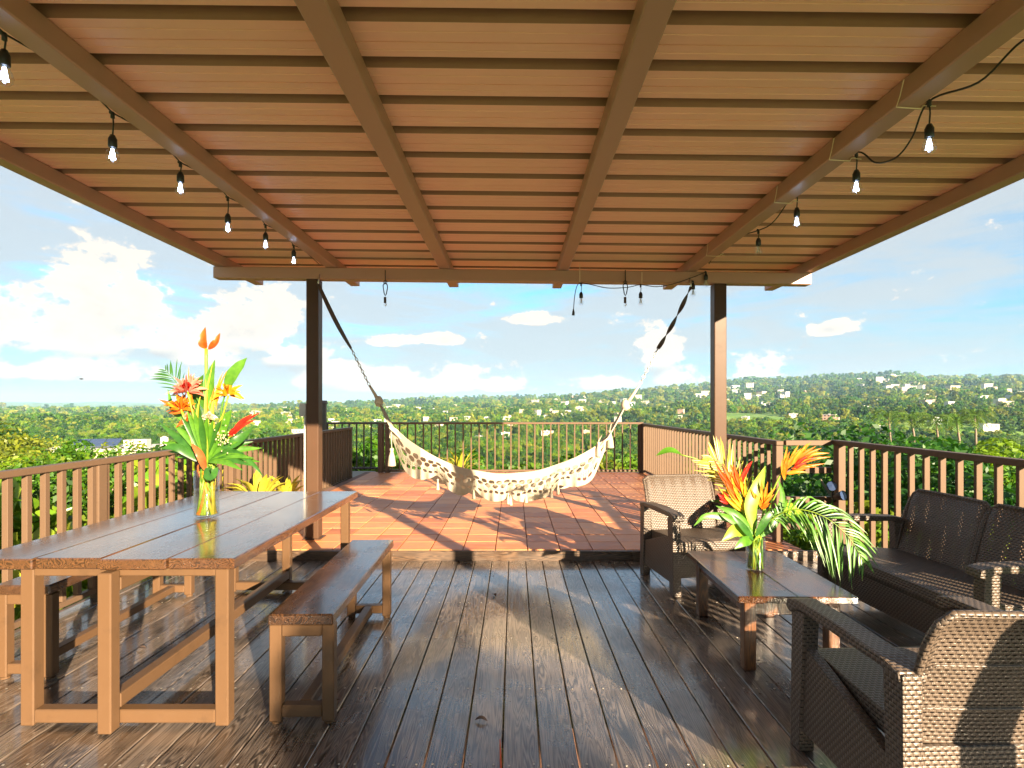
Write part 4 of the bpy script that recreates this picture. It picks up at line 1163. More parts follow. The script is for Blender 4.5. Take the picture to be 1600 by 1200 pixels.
# fan palm leaf
r_ = A.root('fan_palm_leaf', 'green fan palm leaf spreading over the vase mouth ' + D_, 'leaf')
A.stem(r_, [A.pt(324, 722)], 0.005, M['leaf_mid'])
rd = random.Random(3); bl_ = []
for q, (x, y, dy_) in enumerate(((283, 650, -.05), (292, 640, -.1), (303, 640, -.12), (314, 648, -.14), (324, 650, -.12), (334, 655, -.1), (347, 655, -.08), (360, 672, -.05), (270, 662, 0), (258, 672, .05), (250, 690, .1), (372, 690, -.04), (384, 708, -.08), (398, 716, -.1), (408, 722, -.06), (395, 728, -.1), (380, 735, -.12), (410, 700, .1), (396, 690, .15), (262, 706, .1), (275, 715, .05))):
    g = G(); mx, my = (322 + x) / 2, (720 + y) / 2 - 6
    blade(g, A.rel(A.pt(322 + rd.uniform(-3, 3), 722, -0.02), A.pt(mx, my, dy_ * 0.6), A.pt(x, y, dy_)), 0.034 if y > 700 else 0.04, n=9, fold=0.45, peak=0.5)
    g.build('leaf_blade', M['leaf_mid'] if q % 3 else M['leaf_dark'], r_, smooth=True)
r_ = A.root('palm_frond', 'fine palm frond feathering out at the upper left ' + D_, 'leaf')
frond(r_, A.rel(A.mouth, A.pt(305, 660, 0.08), A.pt(280, 605, 0.12), A.pt(258, 578, 0.12)), 12, 0.17, 0.12, M['leaf_dark'], M['leaf_mid'], 0.009, t0=0.5)
r_ = A.root('curled_leaf', 'rusty brown curled leaf bent over the rim ' + D_, 'leaf')
A.stem(r_, [A.pt(318, 722, -0.03)], 0.006, M['brown'])
g = G(); blade(g, A.rel(A.pt(322, 738, -0.05), A.pt(315, 712, -0.10), A.pt(298, 692, -0.09)), 0.05, n=10, fold=0.5); g.build('blade', M['brown'], r_, smooth=True)
r_ = A.root('broad_leaf', 'dark green leaf folded down at the rim ' + D_, 'leaf')
A.stem(r_, [A.pt(330, 730, -0.04)], 0.005, M['leaf_mid'])
g = G(); blade(g, A.rel(A.pt(320, 732, -0.07), A.pt(330, 742, -0.10), A.pt(341, 730, -0.08)), 0.07, n=10, fold=0.2); blade(g, A.rel(A.pt(345, 700, -0.03), A.pt(370, 690, -0.03), A.pt(398, 665, 0.05)), 0.06, n=10, fold=0.3)
g.build('blade', M['leaf_dark'], r_, smooth=True)
r_ = A.root('berry_spray', 'spray of tiny cream buds right of centre ' + D_, 'flower')
A.stem(r_, [A.pt(340, 715), A.pt(350, 690)], 0.003, M['leaf_lime'])
g = G(); rd = random.Random(8)
for q in range(46):
    c = A.pt(340 + rd.gauss(8, 7), 700 - rd.gauss(14, 12), -0.08 + rd.uniform(-.03, .03)) - A.mouth
    g.lathe([(0.0005, 0.005), (0.005, 0.0), (0.0005, -0.005)], tuple(c), seg=6)
o = g.build('buds', M['cream'], r_, smooth=True); o['kind'] = 'stuff'
for q in range(20):
    if q == 0: sr = A.root('cut_stems', 'loose pale green stems bundled inside the dining table vase', 'stems')
    low, mo = A.inside(); G().tube(A.rel(low, mo), 0.0085, 7).build('stem', (M['leaf_yellow'], M['leaf_lime'], M['orange'])[q % 3], sr, smooth=True)

for (pts, wd, mt, lb) in (([(318, 722, 0), (285, 690, .02), (248, 660, .05)], 0.045, 'leaf_dark', 'long dark leaf sweeping to the far left '),
                      ([(318, 724, 0), (280, 700, -.05), (252, 700, -.05)], 0.05, 'leaf_dark', 'dark leaf spread low on the left '),
                      ([(316, 700, .04), (296, 660, .05), (272, 640, .05), (262, 608, .05)], 0.05, 'leaf_mid', 'green leaf standing behind the pink bloom '),
                      ([(322, 700, .05), (308, 640, .06), (302, 585, .06)], 0.05, 'leaf_dark', 'dark pointed leaf left of the banana flower stem '),
                      ([(330, 715, -.02), (360, 705, -.05), (392, 722, -.08), (412, 745, -.08)], 0.035, 'leaf_dark', 'dark narrow leaf drooping on the right '),
                      ([(330, 715, 0), (352, 660, .03), (362, 640, .03)], 0.06, 'leaf_mid', 'broad green leaf under the yellow bloom ')):
    r_ = A.root('broad_leaf', lb + D_, 'leaf')
    A.stem(r_, [A.pt(*pts[0])], 0.004, M['leaf_mid'])
    g = G(); blade(g, A.rel(*[A.pt(*p) for p in pts]), wd, n=12, fold=0.3, wavy=0.02); g.build('blade', M[mt], r_, smooth=True)
# orange-red strip along a board gap, and leaves fallen on the deck
tw = empty('sliver', (-0.052, 2.02, 0.004), R(1), label='thin orange-red strip lying along a gap between deck boards at front centre', cat='sliver')
G().tube([(0, 0, 0.003), (0.003, 0.16, 0.003), (-0.002, 0.33, 0.004)], [0.0035, 0.004, 0.002], 6).build('thin_strip', M['deep_orange'], tw)
for (px, py, lb) in ((773, 931, 'small dark curled leaf lying on the deck in front of the terrace step'), (221, 1015, 'small dark dry leaf lying on the deck under the dining table'), (752, 1128, 'tiny dark leaf beside the orange-red strip on the deck')):
    Y = F * EYE / (py - VY); p = P(px, py, Y); lf = empty('fallen_leaf', (p.x, p.y, 0.003), px * 0.1, label=lb, cat='leaf')
    g = G(); blade(g, [(-0.03, 0, 0.002), (0, 0.004, 0.010), (0.03, 0, 0.003)], 0.028, face=(0, 0, 1), n=6, fold=0.5); g.build('blade', M['strap'], lf, smooth=True)

# ---- coffee table bouquet
B = Bq(1180.5, 890.5, 3.43, 0.058, 0.20, 'coffee table')
vase(B, 'clear glass cylinder vase on the coffee table holding green stems')
E_ = 'in the coffee table vase'
r_ = B.root('arching_leaf', 'lone green leaf on a stem arching far left ' + E_, 'leaf')
B.stem(r_, [B.pt(1160, 800), B.pt(1135, 752, .05), B.pt(1100, 722, .05), B.pt(1062, 710, .05)], 0.004, M['leaf_lime'], 24)
g = G(); blade(g, B.rel(B.pt(1064, 709, .05), B.pt(1045, 704, .05), B.pt(1025, 712, .05)), 0.055, face=(0, -0.7, 1), n=12); g.build('blade', M['leaf_mid'], r_, smooth=True)
r_ = B.root('palm_frond', 'long palm frond drooping to the right over the loveseat corner ' + E_, 'leaf')
frond(r_, B.rel(B.mouth, B.pt(1205, 812, -.05), B.pt(1240, 796, -.12), B.pt(1285, 806, -.18), B.pt(1325, 838, -.22), B.pt(1352, 882, -.25)), 30, 0.26, 0.55, M['leaf_mid'], M['leaf_lime'], 0.013, t0=0.22, spread=70)
r_ = B.root('palm_frond', 'yellow green frond fanning to the upper left ' + E_, 'leaf')
frond(r_, B.rel(B.mouth, B.pt(1172, 820, 0.0), B.pt(1155, 770, 0.02), B.pt(1128, 728, 0.03), B.pt(1110, 712, .03)), 24, 0.24, 0.05, M['leaf_yellow'], M['leaf_lime'], 0.012, t0=0.35, spread=62)
heli(B, 'large cluster of orange spiky bracts at the upper right ' + E_, [(1190, 810), (1215, 750), (1232, 722)],
     [((1228, 738), (1230, 697)), ((1232, 732), (1248, 695)), ((1236, 728), (1268, 690)), ((1240, 725), (1275, 697)), ((1240, 728), (1298, 714)), ((1244, 722), (1284, 700)), ((1236, 732), (1276, 730)), ((1228, 740), (1262, 738)), ((1225, 748), (1234, 705)), ((1226, 750), (1222, 715)), ((1250, 716), (1296, 708)), ((1252, 712), (1262, 692)), ((1232, 742), (1290, 724)), ((1222, 742), (1252, 700))], M['orange'], 0.024)
heli(B, 'red tongue among the upper right orange bracts ' + E_, [(1195, 810), (1218, 760)], [((1240, 730), (1270, 708)), ((1250, 722), (1278, 716)), ((1238, 734), (1262, 722))], M['red'], 0.022)
heli(B, 'small orange bird of paradise in the centre ' + E_, [(1188, 820), (1194, 790)], [((1194, 790), (1190, 748)), ((1192, 790), (1172, 762)), ((1194, 788), (1212, 762)), ((1190, 795), (1206, 786)), ((1196, 790), (1200, 752)), ((1192, 795), (1180, 770)), ((1190, 796), (1210, 772))], M['orange'], 0.022)
heli(B, 'broad orange bracts at the upper left ' + E_, [(1172, 820), (1155, 770)], [((1158, 780), (1112, 712)), ((1160, 770), (1128, 722)), ((1162, 768), (1140, 722)), ((1150, 760), (1118, 728)), ((1165, 770), (1146, 726)), ((1156, 785), (1132, 745))], M['deep_orange'], 0.034)
heli(B, 'red pointed bract right of the upper left cluster ' + E_, [(1176, 820), (1165, 760)], [((1160, 745), (1176, 720)), ((1156, 760), (1166, 732)), ((1158, 750), (1171, 728))], M['red'], 0.03)
heli(B, 'small red bloom low on the left ' + E_, [(1165, 820), (1140, 785)], [((1138, 782), (1121, 771)), ((1136, 780), (1124, 778)), ((1136, 778), (1130, 768)), ((1138, 784), (1124, 782))], M['red'], 0.03)
heli(B, 'yellow bracts glowing between the two orange clusters ' + E_, [(1178, 820), (1165, 780)], [((1168, 800), (1140, 735)), ((1170, 790), (1155, 730)), ((1165, 800), (1130, 750)), ((1172, 800), (1164, 745)), ((1160, 800), (1122, 760))], M['yellow'], 0.022)
for (pts, wd, mt, lb) in (([(1178, 835, -.03), (1172, 790, -.02), (1185, 755, 0), (1196, 728, 0)], 0.085, 'leaf_lime', 'upright lime leaf in the middle '),
                      ([(1172, 838, -.05), (1150, 828, -.1), (1128, 846, -.14)], 0.08, 'leaf_lime', 'pale green leaf spread low on the left '),
                      ([(1176, 846, -.05), (1162, 846, -.12), (1148, 858, -.14)], 0.06, 'leaf_mid', 'small green leaf hanging at the vase rim '),
                      ([(1180, 840, -.04), (1196, 812, -.06), (1214, 792, -.04)], 0.05, 'leaf_dark', 'dark narrow leaf leaning right '),
                      ([(1180, 838, -.03), (1150, 805, -.03), (1118, 790, 0)], 0.05, 'leaf_mid', 'green leaf reaching left behind the low leaf '),
                      ([(1176, 842, -.02), (1142, 812, -.04), (1104, 806, -.05), (1084, 822, -.05)], 0.045, 'leaf_mid', 'slim green leaf curving over the far armchair seat '),
                      ([(1184, 842, .03), (1208, 820, .08), (1222, 780, .1), (1216, 748, .1)], 0.05, 'leaf_mid', 'green leaf standing behind the small orange bloom '),
                      ([(1178, 845, -.07), (1160, 822, -.12), (1140, 800, -.12)], 0.04, 'leaf_dark', 'dark leaf pointing to the upper left '),
                      ([(1178, 838, .02), (1176, 800, .02), (1172, 775, .02)], 0.05, 'leaf_dark', 'short dark upright leaf at the centre '),
                      ([(1182, 838, .04), (1160, 800, .08), (1140, 786, .1), (1106, 782, .1)], 0.045, 'leaf_dark', 'long dark leaf at the back left ')):
    r_ = B.root('broad_leaf', lb + E_, 'leaf')
    B.stem(r_, [B.pt(*pts[0])], 0.004, M['leaf_lime'])
    g = G(); blade(g, B.rel(*[B.pt(*p) for p in pts]), wd, n=12, fold=0.3, wavy=0.02); g.build('blade', M[mt], r_, smooth=True)
for q in range(18):
    if q == 0: sr = B.root('cut_stems', 'loose green stems bundled inside the coffee table vase', 'stems')
    low, mo = B.inside(); G().tube(B.rel(low, mo), 0.0070, 7).build('stem', (M['leaf_lime'], M['leaf_yellow'], M['leaf_mid'])[q % 3], sr, smooth=True)

# ================================================================== VEGETATION
def leaf_cloud(name, seed, clumps, nper, size, mat, flat=0.25, drop=0.0):
    """many folded leaf faces gathered in clumps; clumps = [(x,y,z,r)]"""
    rs = np.random.RandomState(seed)
    P0 = []; 
    for (cx, cy, cz, cr) in clumps:
        d = rs.normal(size=(nper, 3)); d /= np.linalg.norm(d, axis=1)[:, None]
        rad = cr * (0.55 + 0.45 * rs.rand(nper) ** 0.5)[:, None]
        P0.append(np.array([cx, cy, cz]) + d * rad * np.array([1, 1, 0.8]))
    C = np.concatenate(P0); n = len(C)
    cc = np.repeat(np.array([c[:3] for c in clumps]), nper, axis=0)
    out = C - cc; out /= (np.linalg.norm(out, axis=1)[:, None] + 1e-6)
    nrm = out * 0.6 + rs.normal(size=(n, 3)) * 0.55 + np.array([0, 0, 0.35]); nrm /= np.linalg.norm(nrm, axis=1)[:, None]
    t = rs.normal(size=(n, 3)); t -= (t * nrm).sum(1)[:, None] * nrm; t /= np.linalg.norm(t, axis=1)[:, None]
    b = np.cross(nrm, t)
    s = size * (0.6 + 0.8 * rs.rand(n))[:, None]
    v = np.empty((n, 4, 3))
    v[:, 0] = C - t * s * 0.5; v[:, 1] = C - b * s * 0.27 + nrm * s * 0.08; v[:, 2] = C + t * s * 0.5 - np.array([0, 0, drop]) * s; v[:, 3] = C + b * s * 0.27 + nrm * s * 0.08
    me = bpy.data.meshes.new(name)
    me.vertices.add(n * 4); me.vertices.foreach_set('co', v.reshape(-1))
    me.loops.add(n * 4); me.loops.foreach_set('vertex_index', np.arange(n * 4, dtype=np.int32))
    me.polygons.add(n); me.polygons.foreach_set('loop_start', np.arange(0, n * 4, 4, dtype=np.int32)); me.polygons.foreach_set('loop_total', np.full(n, 4, dtype=np.int32))
    me.update(); me.validate(); me.materials.append(mat)
    return me
def crown_clumps(seed, H, W, n, base=0.3, kind='round'):
    rs = random.Random(seed); out = []
    for i in range(n):
        t = rs.random(); a = rs.uniform(0, 2 * PI)
        if kind == 'round':
            z = H * (base + (1 - base) * t); rr = W * 0.5 * math.sqrt(max(0.05, 1 - (2 * t - 0.9) ** 2 * 0.8)) * rs.uniform(0.45, 0.95)
        elif kind == 'flat':
            z = H * (0.62 + 0.36 * t * rs.uniform(0.5, 1)); rr = W * 0.55 * (1 - 0.4 * t) * math.sqrt(rs.random())
        else:
            z = H * (0.15 + 0.8 * t); rr = W * 0.32 * (1.05 - t) * rs.uniform(0.5, 1)
        out.append((rr * math.cos(a), rr * math.sin(a), z, W * rs.uniform(0.10, 0.19)))
    return out
def trunk_mesh(seed, H, r0, clumps):
    g = G(); rs = random.Random(seed)
    top = Vector((rs.uniform(-.3, .3), rs.uniform(-.3, .3), H * 0.7))
    g.tube([(0, 0, -1.5), (0.1, 0, H * 0.2), tuple(top * 0.6), tuple(top)], [r0 * 1.2, r0, r0 * 0.75, r0 * 0.3], 8)
    for c in clumps[::3]:
        b0 = top * rs.uniform(0.45, 0.9); e = Vector(c[:3]); g.tube([tuple(b0), tuple((b0 + e) / 2 + Vector((0, 0, 0.2))), tuple(e)], [r0 * 0.4, r0 * 0.25, r0 * 0.08], 5)
    me = g.mesh('trunk'); me.materials.append(M['bark']); return me
M['bark'] = plain('bark', (0.16, 0.12, 0.085), 0.85, nscale=6)
M['fol_a'] = foliage('foliage_bright', (0.040, 0.130, 0.004), (0.18, 0.30, 0.006), (0.27, 0.32, 0.008), nscale=0.6)
M['fol_b'] = foliage('foliage_deep', (0.014, 0.070, 0.005), (0.070, 0.20, 0.007), (0.14, 0.26, 0.008), nscale=0.6)
M['fol_c'] = foliage('foliage_yellow', (0.13, 0.19, 0.012), (0.33, 0.36, 0.025), (0.30, 0.27, 0.03), nscale=0.8)
M['croton'] = foliage('foliage_croton', (0.10, 0.24, 0.015), (0.66, 0.64, 0.05), (0.45, 0.52, 0.05), trans=0.4, rough=0.35, nscale=1.6)
M['palm'] = foliage('foliage_palm', (0.08, 0.16, 0.02), (0.20, 0.30, 0.04), None, rough=0.4)

protos = {'near': [], 'mid': [], 'far': []}
for i, (H, W, n, kd, mt) in enumerate(((9, 8.5, 34, 'round', 'fol_a'), (8, 9, 34, 'round', 'fol_b'), (7.5, 11, 30, 'flat', 'fol_c'), (10, 6.5, 30, 'round', 'fol_a'))):
    cl = crown_clumps(20 + i, H, W, n, kind=kd)
    protos['near'].append((leaf_cloud('tree_crown', i, cl, 560, 0.21, M[mt]), trunk_mesh(i, H, 0.2, cl), H))
for i, (H, W, n, kd, mt) in enumerate(((9, 9, 18, 'round', 'fol_a'), (9, 9, 18, 'round', 'fol_b'), (7, 10, 15, 'flat', 'fol_c'), (11, 7, 18, 'round', 'fol_b'), (8, 10, 18, 'round', 'fol_a'))):
    cl = crown_clumps(40 + i, H, W, n, base=0.12, kind=kd)
    protos['mid'].append((leaf_cloud('tree_crown', 10 + i, cl, 170, 0.60, M[mt]), None, H))
for i, (H, W, n, kd, mt) in enumerate(((9, 11, 12, 'round', 'fol_a'), (9, 11, 12, 'round', 'fol_b'), (8, 11, 12, 'round', 'fol_c'))):
    cl = crown_clumps(60 + i, H, W, n, base=0.1, kind=kd)
    protos['far'].append((leaf_cloud('tree_crown', 20 + i, cl, 64, 1.35, M[mt]), None, H))

def place_tree(kind, idx, x, y, s, rz, label, group, zoff=0.0, cat='tree', name='tree', sz=1.0):
    az_ = math.atan2(x, y); r = math.hypot(x, y); z = ground_z(az_, r) + zoff
    cm, tm_, H = protos[kind][idx]
    if tm_ is not None:
        rt = empty(name, (x, y, z), rz, label=label, cat=cat, group=group); rt.scale = (s, s, s * sz)
        link_mesh('crown', cm, None, rt); link_mesh('trunk', tm_, None, rt)
    else:
        rt = link_mesh(name, cm, None); rt.location = (x, y, z); rt.rotation_euler = (0, 0, rz); rt.scale = (s, s, s * sz)
        tag(rt, label, cat, group)
    return rt

SECT = [(-9e9, 'left of the view'), (60, 'behind the left end of the dining table'), (150, 'behind the middle of the left railing'), (235, 'just left of the tall bouquet'), (330, 'directly behind the tall bouquet'), (420, 'just left of the left post'), (510, 'just right of the left post'), (570, 'behind the left hammock ropes'), (640, 'behind the left third of the hammock'), (720, 'behind the middle of the hammock'), (800, 'just right of the hammock centre'), (870, 'behind the right third of the hammock'), (950, 'behind the right hammock ropes'), (1020, 'left of the right post'), (1105, 'just right of the right post'), (1175, 'above the flowers on the coffee table'), (1240, 'above the bar gate'), (1310, 'above the far arm of the loveseat'), (1400, 'above the loveseat back'), (1500, 'above the near end of the loveseat'), (1600, 'right of the view')]
def sector(x, y):
    px = VX + F * x / max(y, 0.5); out = SECT[0][1]
    for v, t_ in SECT:
        if px >= v: out = t_
    return out
# ---- houses
def wallmat(name, c): return paint(name, c, rough=0.75, var=0.08, scale=0.6, bump=0.0)
M['hw'] = wallmat('house_white', (0.50, 0.47, 0.42)); M['hc'] = wallmat('house_cream', (0.42, 0.34, 0.24)); M['hp'] = wallmat('house_pink', (0.38, 0.24, 0.18)); M['hr'] = wallmat('house_roof', (0.36, 0.35, 0.33)); M['hg'] = wallmat('house_grey', (0.45, 0.47, 0.48))
M['win'] = plain('window_dark', (0.03, 0.035, 0.045), 0.2, nscale=1)
def house_protos():
    out = []
    for i, (w_, d_, h_, mt, st) in enumerate(((13, 9, 3.4, 'hw', 1), (11, 9, 6.2, 'hw', 2), (15, 10, 3.3, 'hc', 1), (12, 9, 5.8, 'hp', 2), (10, 8, 3.2, 'hg', 1))):
        wall = G().box((-w_ / 2, -d_ / 2, -4), (w_ / 2, d_ / 2, h_)); 
        if st == 2: wall.box((w_ / 2, -d_ / 2 + 1, -4), (w_ / 2 + 3.5, d_ / 2 - 1, 2.9))
        wm = wall.mesh('house_wall'); wm.materials.append(M[mt])
        rf = G().box((-w_ / 2 - 0.5, -d_ / 2 - 0.6, h_ + 0.002), (w_ / 2 + 0.5, d_ / 2 + 0.5, h_ + 0.3)); rf.box((-1.2, -1.2, h_ + 0.302), (0.8, 0.8, h_ + 1.2))
        rm = rf.mesh('house_roof'); rm.materials.append(M['hr'])
        wmn = G().box((-0.8, -0.04, -0.6), (0.8, 0.04, 0.6)).mesh('house_window'); wmn.materials.append(M['win'])
        wins = []
        for fl_ in range(st):
            for k_ in range(3): wins.append((-w_ / 2 + (k_ + 0.7) * w_ / 3.4, -d_ / 2 - 0.03, 1.7 + fl_ * 2.9))
        one = G().box((-w_ / 2, -d_ / 2, -4), (w_ / 2, d_ / 2, h_), mi=0).box((-w_ / 2 - 0.5, -d_ / 2 - 0.6, h_ + 0.002), (w_ / 2 + 0.5, d_ / 2 + 0.5, h_ + 0.35), mi=1)
        for (wx, wy, wz) in wins: one.box((wx - 0.8, wy - 0.02, wz - 0.6), (wx + 0.8, wy + 0.02, wz + 0.6), mi=2)
        om = one.mesh('house_far')
        for q in (M[mt], M['hr'], M['win']): om.materials.append(q)
        out.append((wm, rm, wmn, wins, om, h_))
    return out
HP = house_protos()
CLEAR = []   # (x, y, radius) kept free of trees
rngh = random.Random(11)
def house(i, x, y, rz, s, label, group, detail, dz=0.0, zabs=None):
    az_ = math.atan2(x, y); r = math.hypot(x, y); z = (ground_z(az_, r) if zabs is None else zabs) + dz
    wm, rm, wmn, wins, om, h_ = HP[i]
    if detail:
        rt = empty('house', (x, y, z), rz, label=label, cat='house', group=group); rt.scale = (s, s, s)
        link_mesh('wall', wm, None, rt); link_mesh('roof', rm, None, rt)
        for p in wins:
            o = link_mesh('window', wmn, None, rt); o.location = p
    else:
        rt = link_mesh('house', om, None); rt.location = (x, y, z); rt.rotation_euler = (0, 0, rz); rt.scale = (s, s, s); tag(rt, label, 'house', group)
    CLEAR.append((x, y, 9 * s, r))
    return rt
def at_px(px, r): a = math.atan((px - VX) / F); return r * math.sin(a), r * math.cos(a)
def r_for(px, py, lo=200, hi=7000):
    """distance at which the ground is seen at photo row py"""
    a = math.atan((px - VX) / F); best = None
    for r in np.geomspace(lo, hi, 160):
        y = VY - F * (ground_z(a, r) + 4 - EYE) / (r * math.cos(a))
        if best is None or abs(y - py) < best[0]: best = (abs(y - py), r)
    return best[1]
H_UNIQ = [  # px, py, type, scale, label
    (762, 654, 0, 1.2, 'white house just above the far rail, left of its centre'),
    (790, 655, 2, 1.3, 'long cream house above the middle of the far railing'),
    (788, 680, 0, 1.0, 'bright white house seen through the pickets behind the hammock'),
    (750, 684, 0, 0.9, 'small white house low in the valley left of the hammock centre'),
    (855, 678, 2, 1.2, 'wide pinkish house seen through pickets right of the hammock centre'),
    (915, 677, 3, 0.9, 'pinkish house low behind the right end of the hammock'),
    (655, 671, 2, 1.0, 'cream house above the left end of the hammock'),
    (590, 659, 0, 1.2, 'white house on the slope behind the left hammock ropes'),
    (905, 640, 2, 2.2, 'long buff building on the ridge left of the right hammock ropes'),
    (930, 652, 0, 1.0, 'small white house under the long buff building'),
    (1165, 655, 4, 1.6, 'pale house with dark carport just right of the right post'),
    (1240, 650, 0, 1.5, 'white house above the short bar gate'),
    (1296, 657, 3, 1.5, 'two-storey pinkish house with dark windows in the valley on the right'),
    (1350, 640, 0, 1.8, 'white flat-roofed house in the trees above the right railing'),
    (1375, 672, 1, 1.0, 'small white house with a shaded side just above the right railing'),
    (1437, 630, 1, 1.2, 'square white house on the slope left of the long white row'),
    (1460, 656, 4, 1.4, 'pale blue-grey roofed house among palms on the right'),
    (1570, 632, 2, 3.2, 'long cream row building near the right edge of the view'),
    (1545, 667, 0, 1.6, 'low white house half hidden by trees at far right'),
    (1375, 628, 0, 1.4, 'white house high on the right slope above the flat-roofed house'),
    (1410, 617, 2, 2.2, 'long cream house on the upper right slope'),
    (1250, 607, 0, 1.5, 'white house near the top of the right-hand ridge'),
    (180, 636, 0, 2.4, 'row of white buildings on the far left plain'),
    (145, 642, 2, 2.6, 'long pale building on the far left plain'),
    (225, 661, 0, 0.9, 'white roof in the trees left of the dining table flowers'),
    (450, 661, 0, 1.1, 'white house on the slope just left of the left post'),
    (445, 648, 2, 1.3, 'cream house on the slope above the left railing'),
]
for (px, py, ti, s, lb) in H_UNIQ:
    s = min(s, 1.35) * (0.5 if px < 200 else 1)
    r = r_for(px, py); x, y = at_px(px, r)
    house(ti, x, y, rngh.uniform(-0.5, 0.5) - math.atan2(x, y) * 0.6, s * max(1, r / 1300), lb, None, True, dz=3.5 * s * max(1, r / 1300))
cntf = 0; tries = 0
while cntf < 240 and tries < 4000:
    tries += 1
    px = rngh.uniform(330, 1700)
    if vnoise(px / 70, 0.5, 9) < -0.15 and rngh.random() < 0.8: continue
    top = float(np.interp(px, XS, RIDGE[6000])); py = top + 3 + abs(rngh.gauss(0, 1)) * 17
    if py > 690 or (px < 480 and py < 637): continue
    r = r_for(px, py, 500, 6300); x, y = at_px(px, r)
    if any(math.hypot(x - c[0], y - c[1]) < max(22, r * 0.012) for c in CLEAR): continue
    s = rngh.uniform(0.8, 1.3) * max(1, r / 1300)
    nb = 'distant ridge' if r > 3500 else ('middle slope' if r > 1500 else 'near valley')
    nb2 = 'left' if px < 640 else ('centre' if px < 1000 else 'right')
    ti_ = rngh.choice([0, 0, 0, 1, 2, 2, 3, 4])
    house(ti_, x, y, rngh.uniform(-0.7, 0.7), s, 'small %s house, %s, %s' % (('white flat', 'white two-storey', 'long cream', 'pinkish two-storey', 'greyish')[ti_], nb, sector(x, y)), 'small houses scattered over the hills', False, dz=rngh.uniform(4.5, 7) * s)
    cntf += 1

# neighbour's house with solar panels, lower left
nh = empty('neighbour_house', (-54.5, 75.0, -7.3), R(20), label='low cream house with blue solar panels on its flat roof, below the left railing', cat='house')
G().box((-7, -4.5, -5), (7, 4.5, 2.9)).build('wall', M['hc'], nh)
G().box((-7.6, -5.1, 2.902), (7.6, 5.1, 3.2)).build('roof', M['hw'], nh)
for k_ in range(3):
    for j_ in range(2):
        Mx = Matrix.Translation((-3.2 + k_ * 1.75, -2.2 + j_ * 1.1, 3.75 + j_ * 0.42)) @ Matrix.Rotation(R(21), 4, 'X')
        G().box((-0.83, -0.52, -0.03), (0.83, 0.52, 0.03), M=Mx).build('solar_panel', M['solar'], nh)
G().box((1.6, -1.8, 3.2), (4.2, 0.6, 4.2)).build('water_tank_room', M['hw'], nh)
G().lathe([(0.5, 0), (0.5, 1.1), (0.1, 1.3), (0.001, 1.3)], (5.6, 1.5, 3.2), seg=14).build('water_tank', M['hw'], nh, smooth=True)
for wx in (-5, -1.5, 2.5, 5):
    G().box((wx - 0.7, -4.55, 0.6), (wx + 0.7, -4.5, 1.9)).build('window', M['win'], nh)
CLEAR.append((-54.5, 75, 10, 92))
nb_ = empty('neighbour_house', (-66.0, 73.0, -8.4), R(30), label='grey gabled roof half hidden by trees at the far left below the rail', cat='house')
G().box((-4.5, -3.5, -5), (4.5, 3.5, 2.6)).build('wall', M['hw'], nb_)
G().prism([(-4.2, 2.6), (4.2, 2.6), (0, 4.2)], -5, 5, 'X').build('roof', M['hg'], nb_)
CLEAR.append((-66, 73, 6, 98))

# ---- trees one by one, near to far; the first 300 largest as things, the rest as one forest
rngt = random.Random(5)
pts_t = []
az_lo, az_hi = R(-52), R(52)
r = 17.0
while r < 6800:
    sp_ = max(5.2, r * 0.0125)
    dr = sp_ * (0.9 if r < 600 else 1.25)
    nA = int((az_hi - az_lo) * r / sp_)
    for i in range(nA):
        a = az_lo + (az_hi - az_lo) * (i + rngt.uniform(0.1, 0.9)) / nA
        rr = r + rngt.uniform(-0.45, 0.45) * dr
        x, y = rr * math.sin(a), rr * math.cos(a)
        if -6.5 < x < 6.5 and y < 16: continue
        if y < 4: continue
        skip = False
        for (cx, cy, cr, rc_) in CLEAR:
            ddx, ddy = x - cx, y - cy
            if ddx * ddx + ddy * ddy > (cr * 6 + sp_) ** 2: continue
            dist = math.hypot(ddx, ddy)
            if dist < cr * 0.9 + sp_ * 0.45: skip = True; break
            # keep the side toward the eye open a little
            f_ = (ddx * cx + ddy * cy) / math.hypot(cx, cy); lat = abs(ddx * cy - ddy * cx) / math.hypot(cx, cy)
            if -cr * (5 if rc_ < 130 else 3.0) - sp_ < f_ < 0 and lat < cr * 0.8: skip = True; break
        if skip: continue
        open_ = vnoise(x / 130, y / 130, 5.5) + 0.5 * vnoise(x / 40, y / 40, 2.5)
        if rr > 120 and open_ > 0.30: continue
        pts_t.append((rr, x, y, sp_))
    r += dr
pts_t.sort(key=lambda t: t[0])
NEARN = 290
def depthw(r): return 'nearest the deck' if r < 24 else ('upper slope' if r < 40 else ('lower slope' if r < 65 else ('valley edge' if r < 95 else 'valley')))
phr = {0: 'bright leafy tree', 1: 'dense dark tree', 2: 'spreading yellow-green tree', 3: 'tall narrow tree', 4: 'round green tree'}
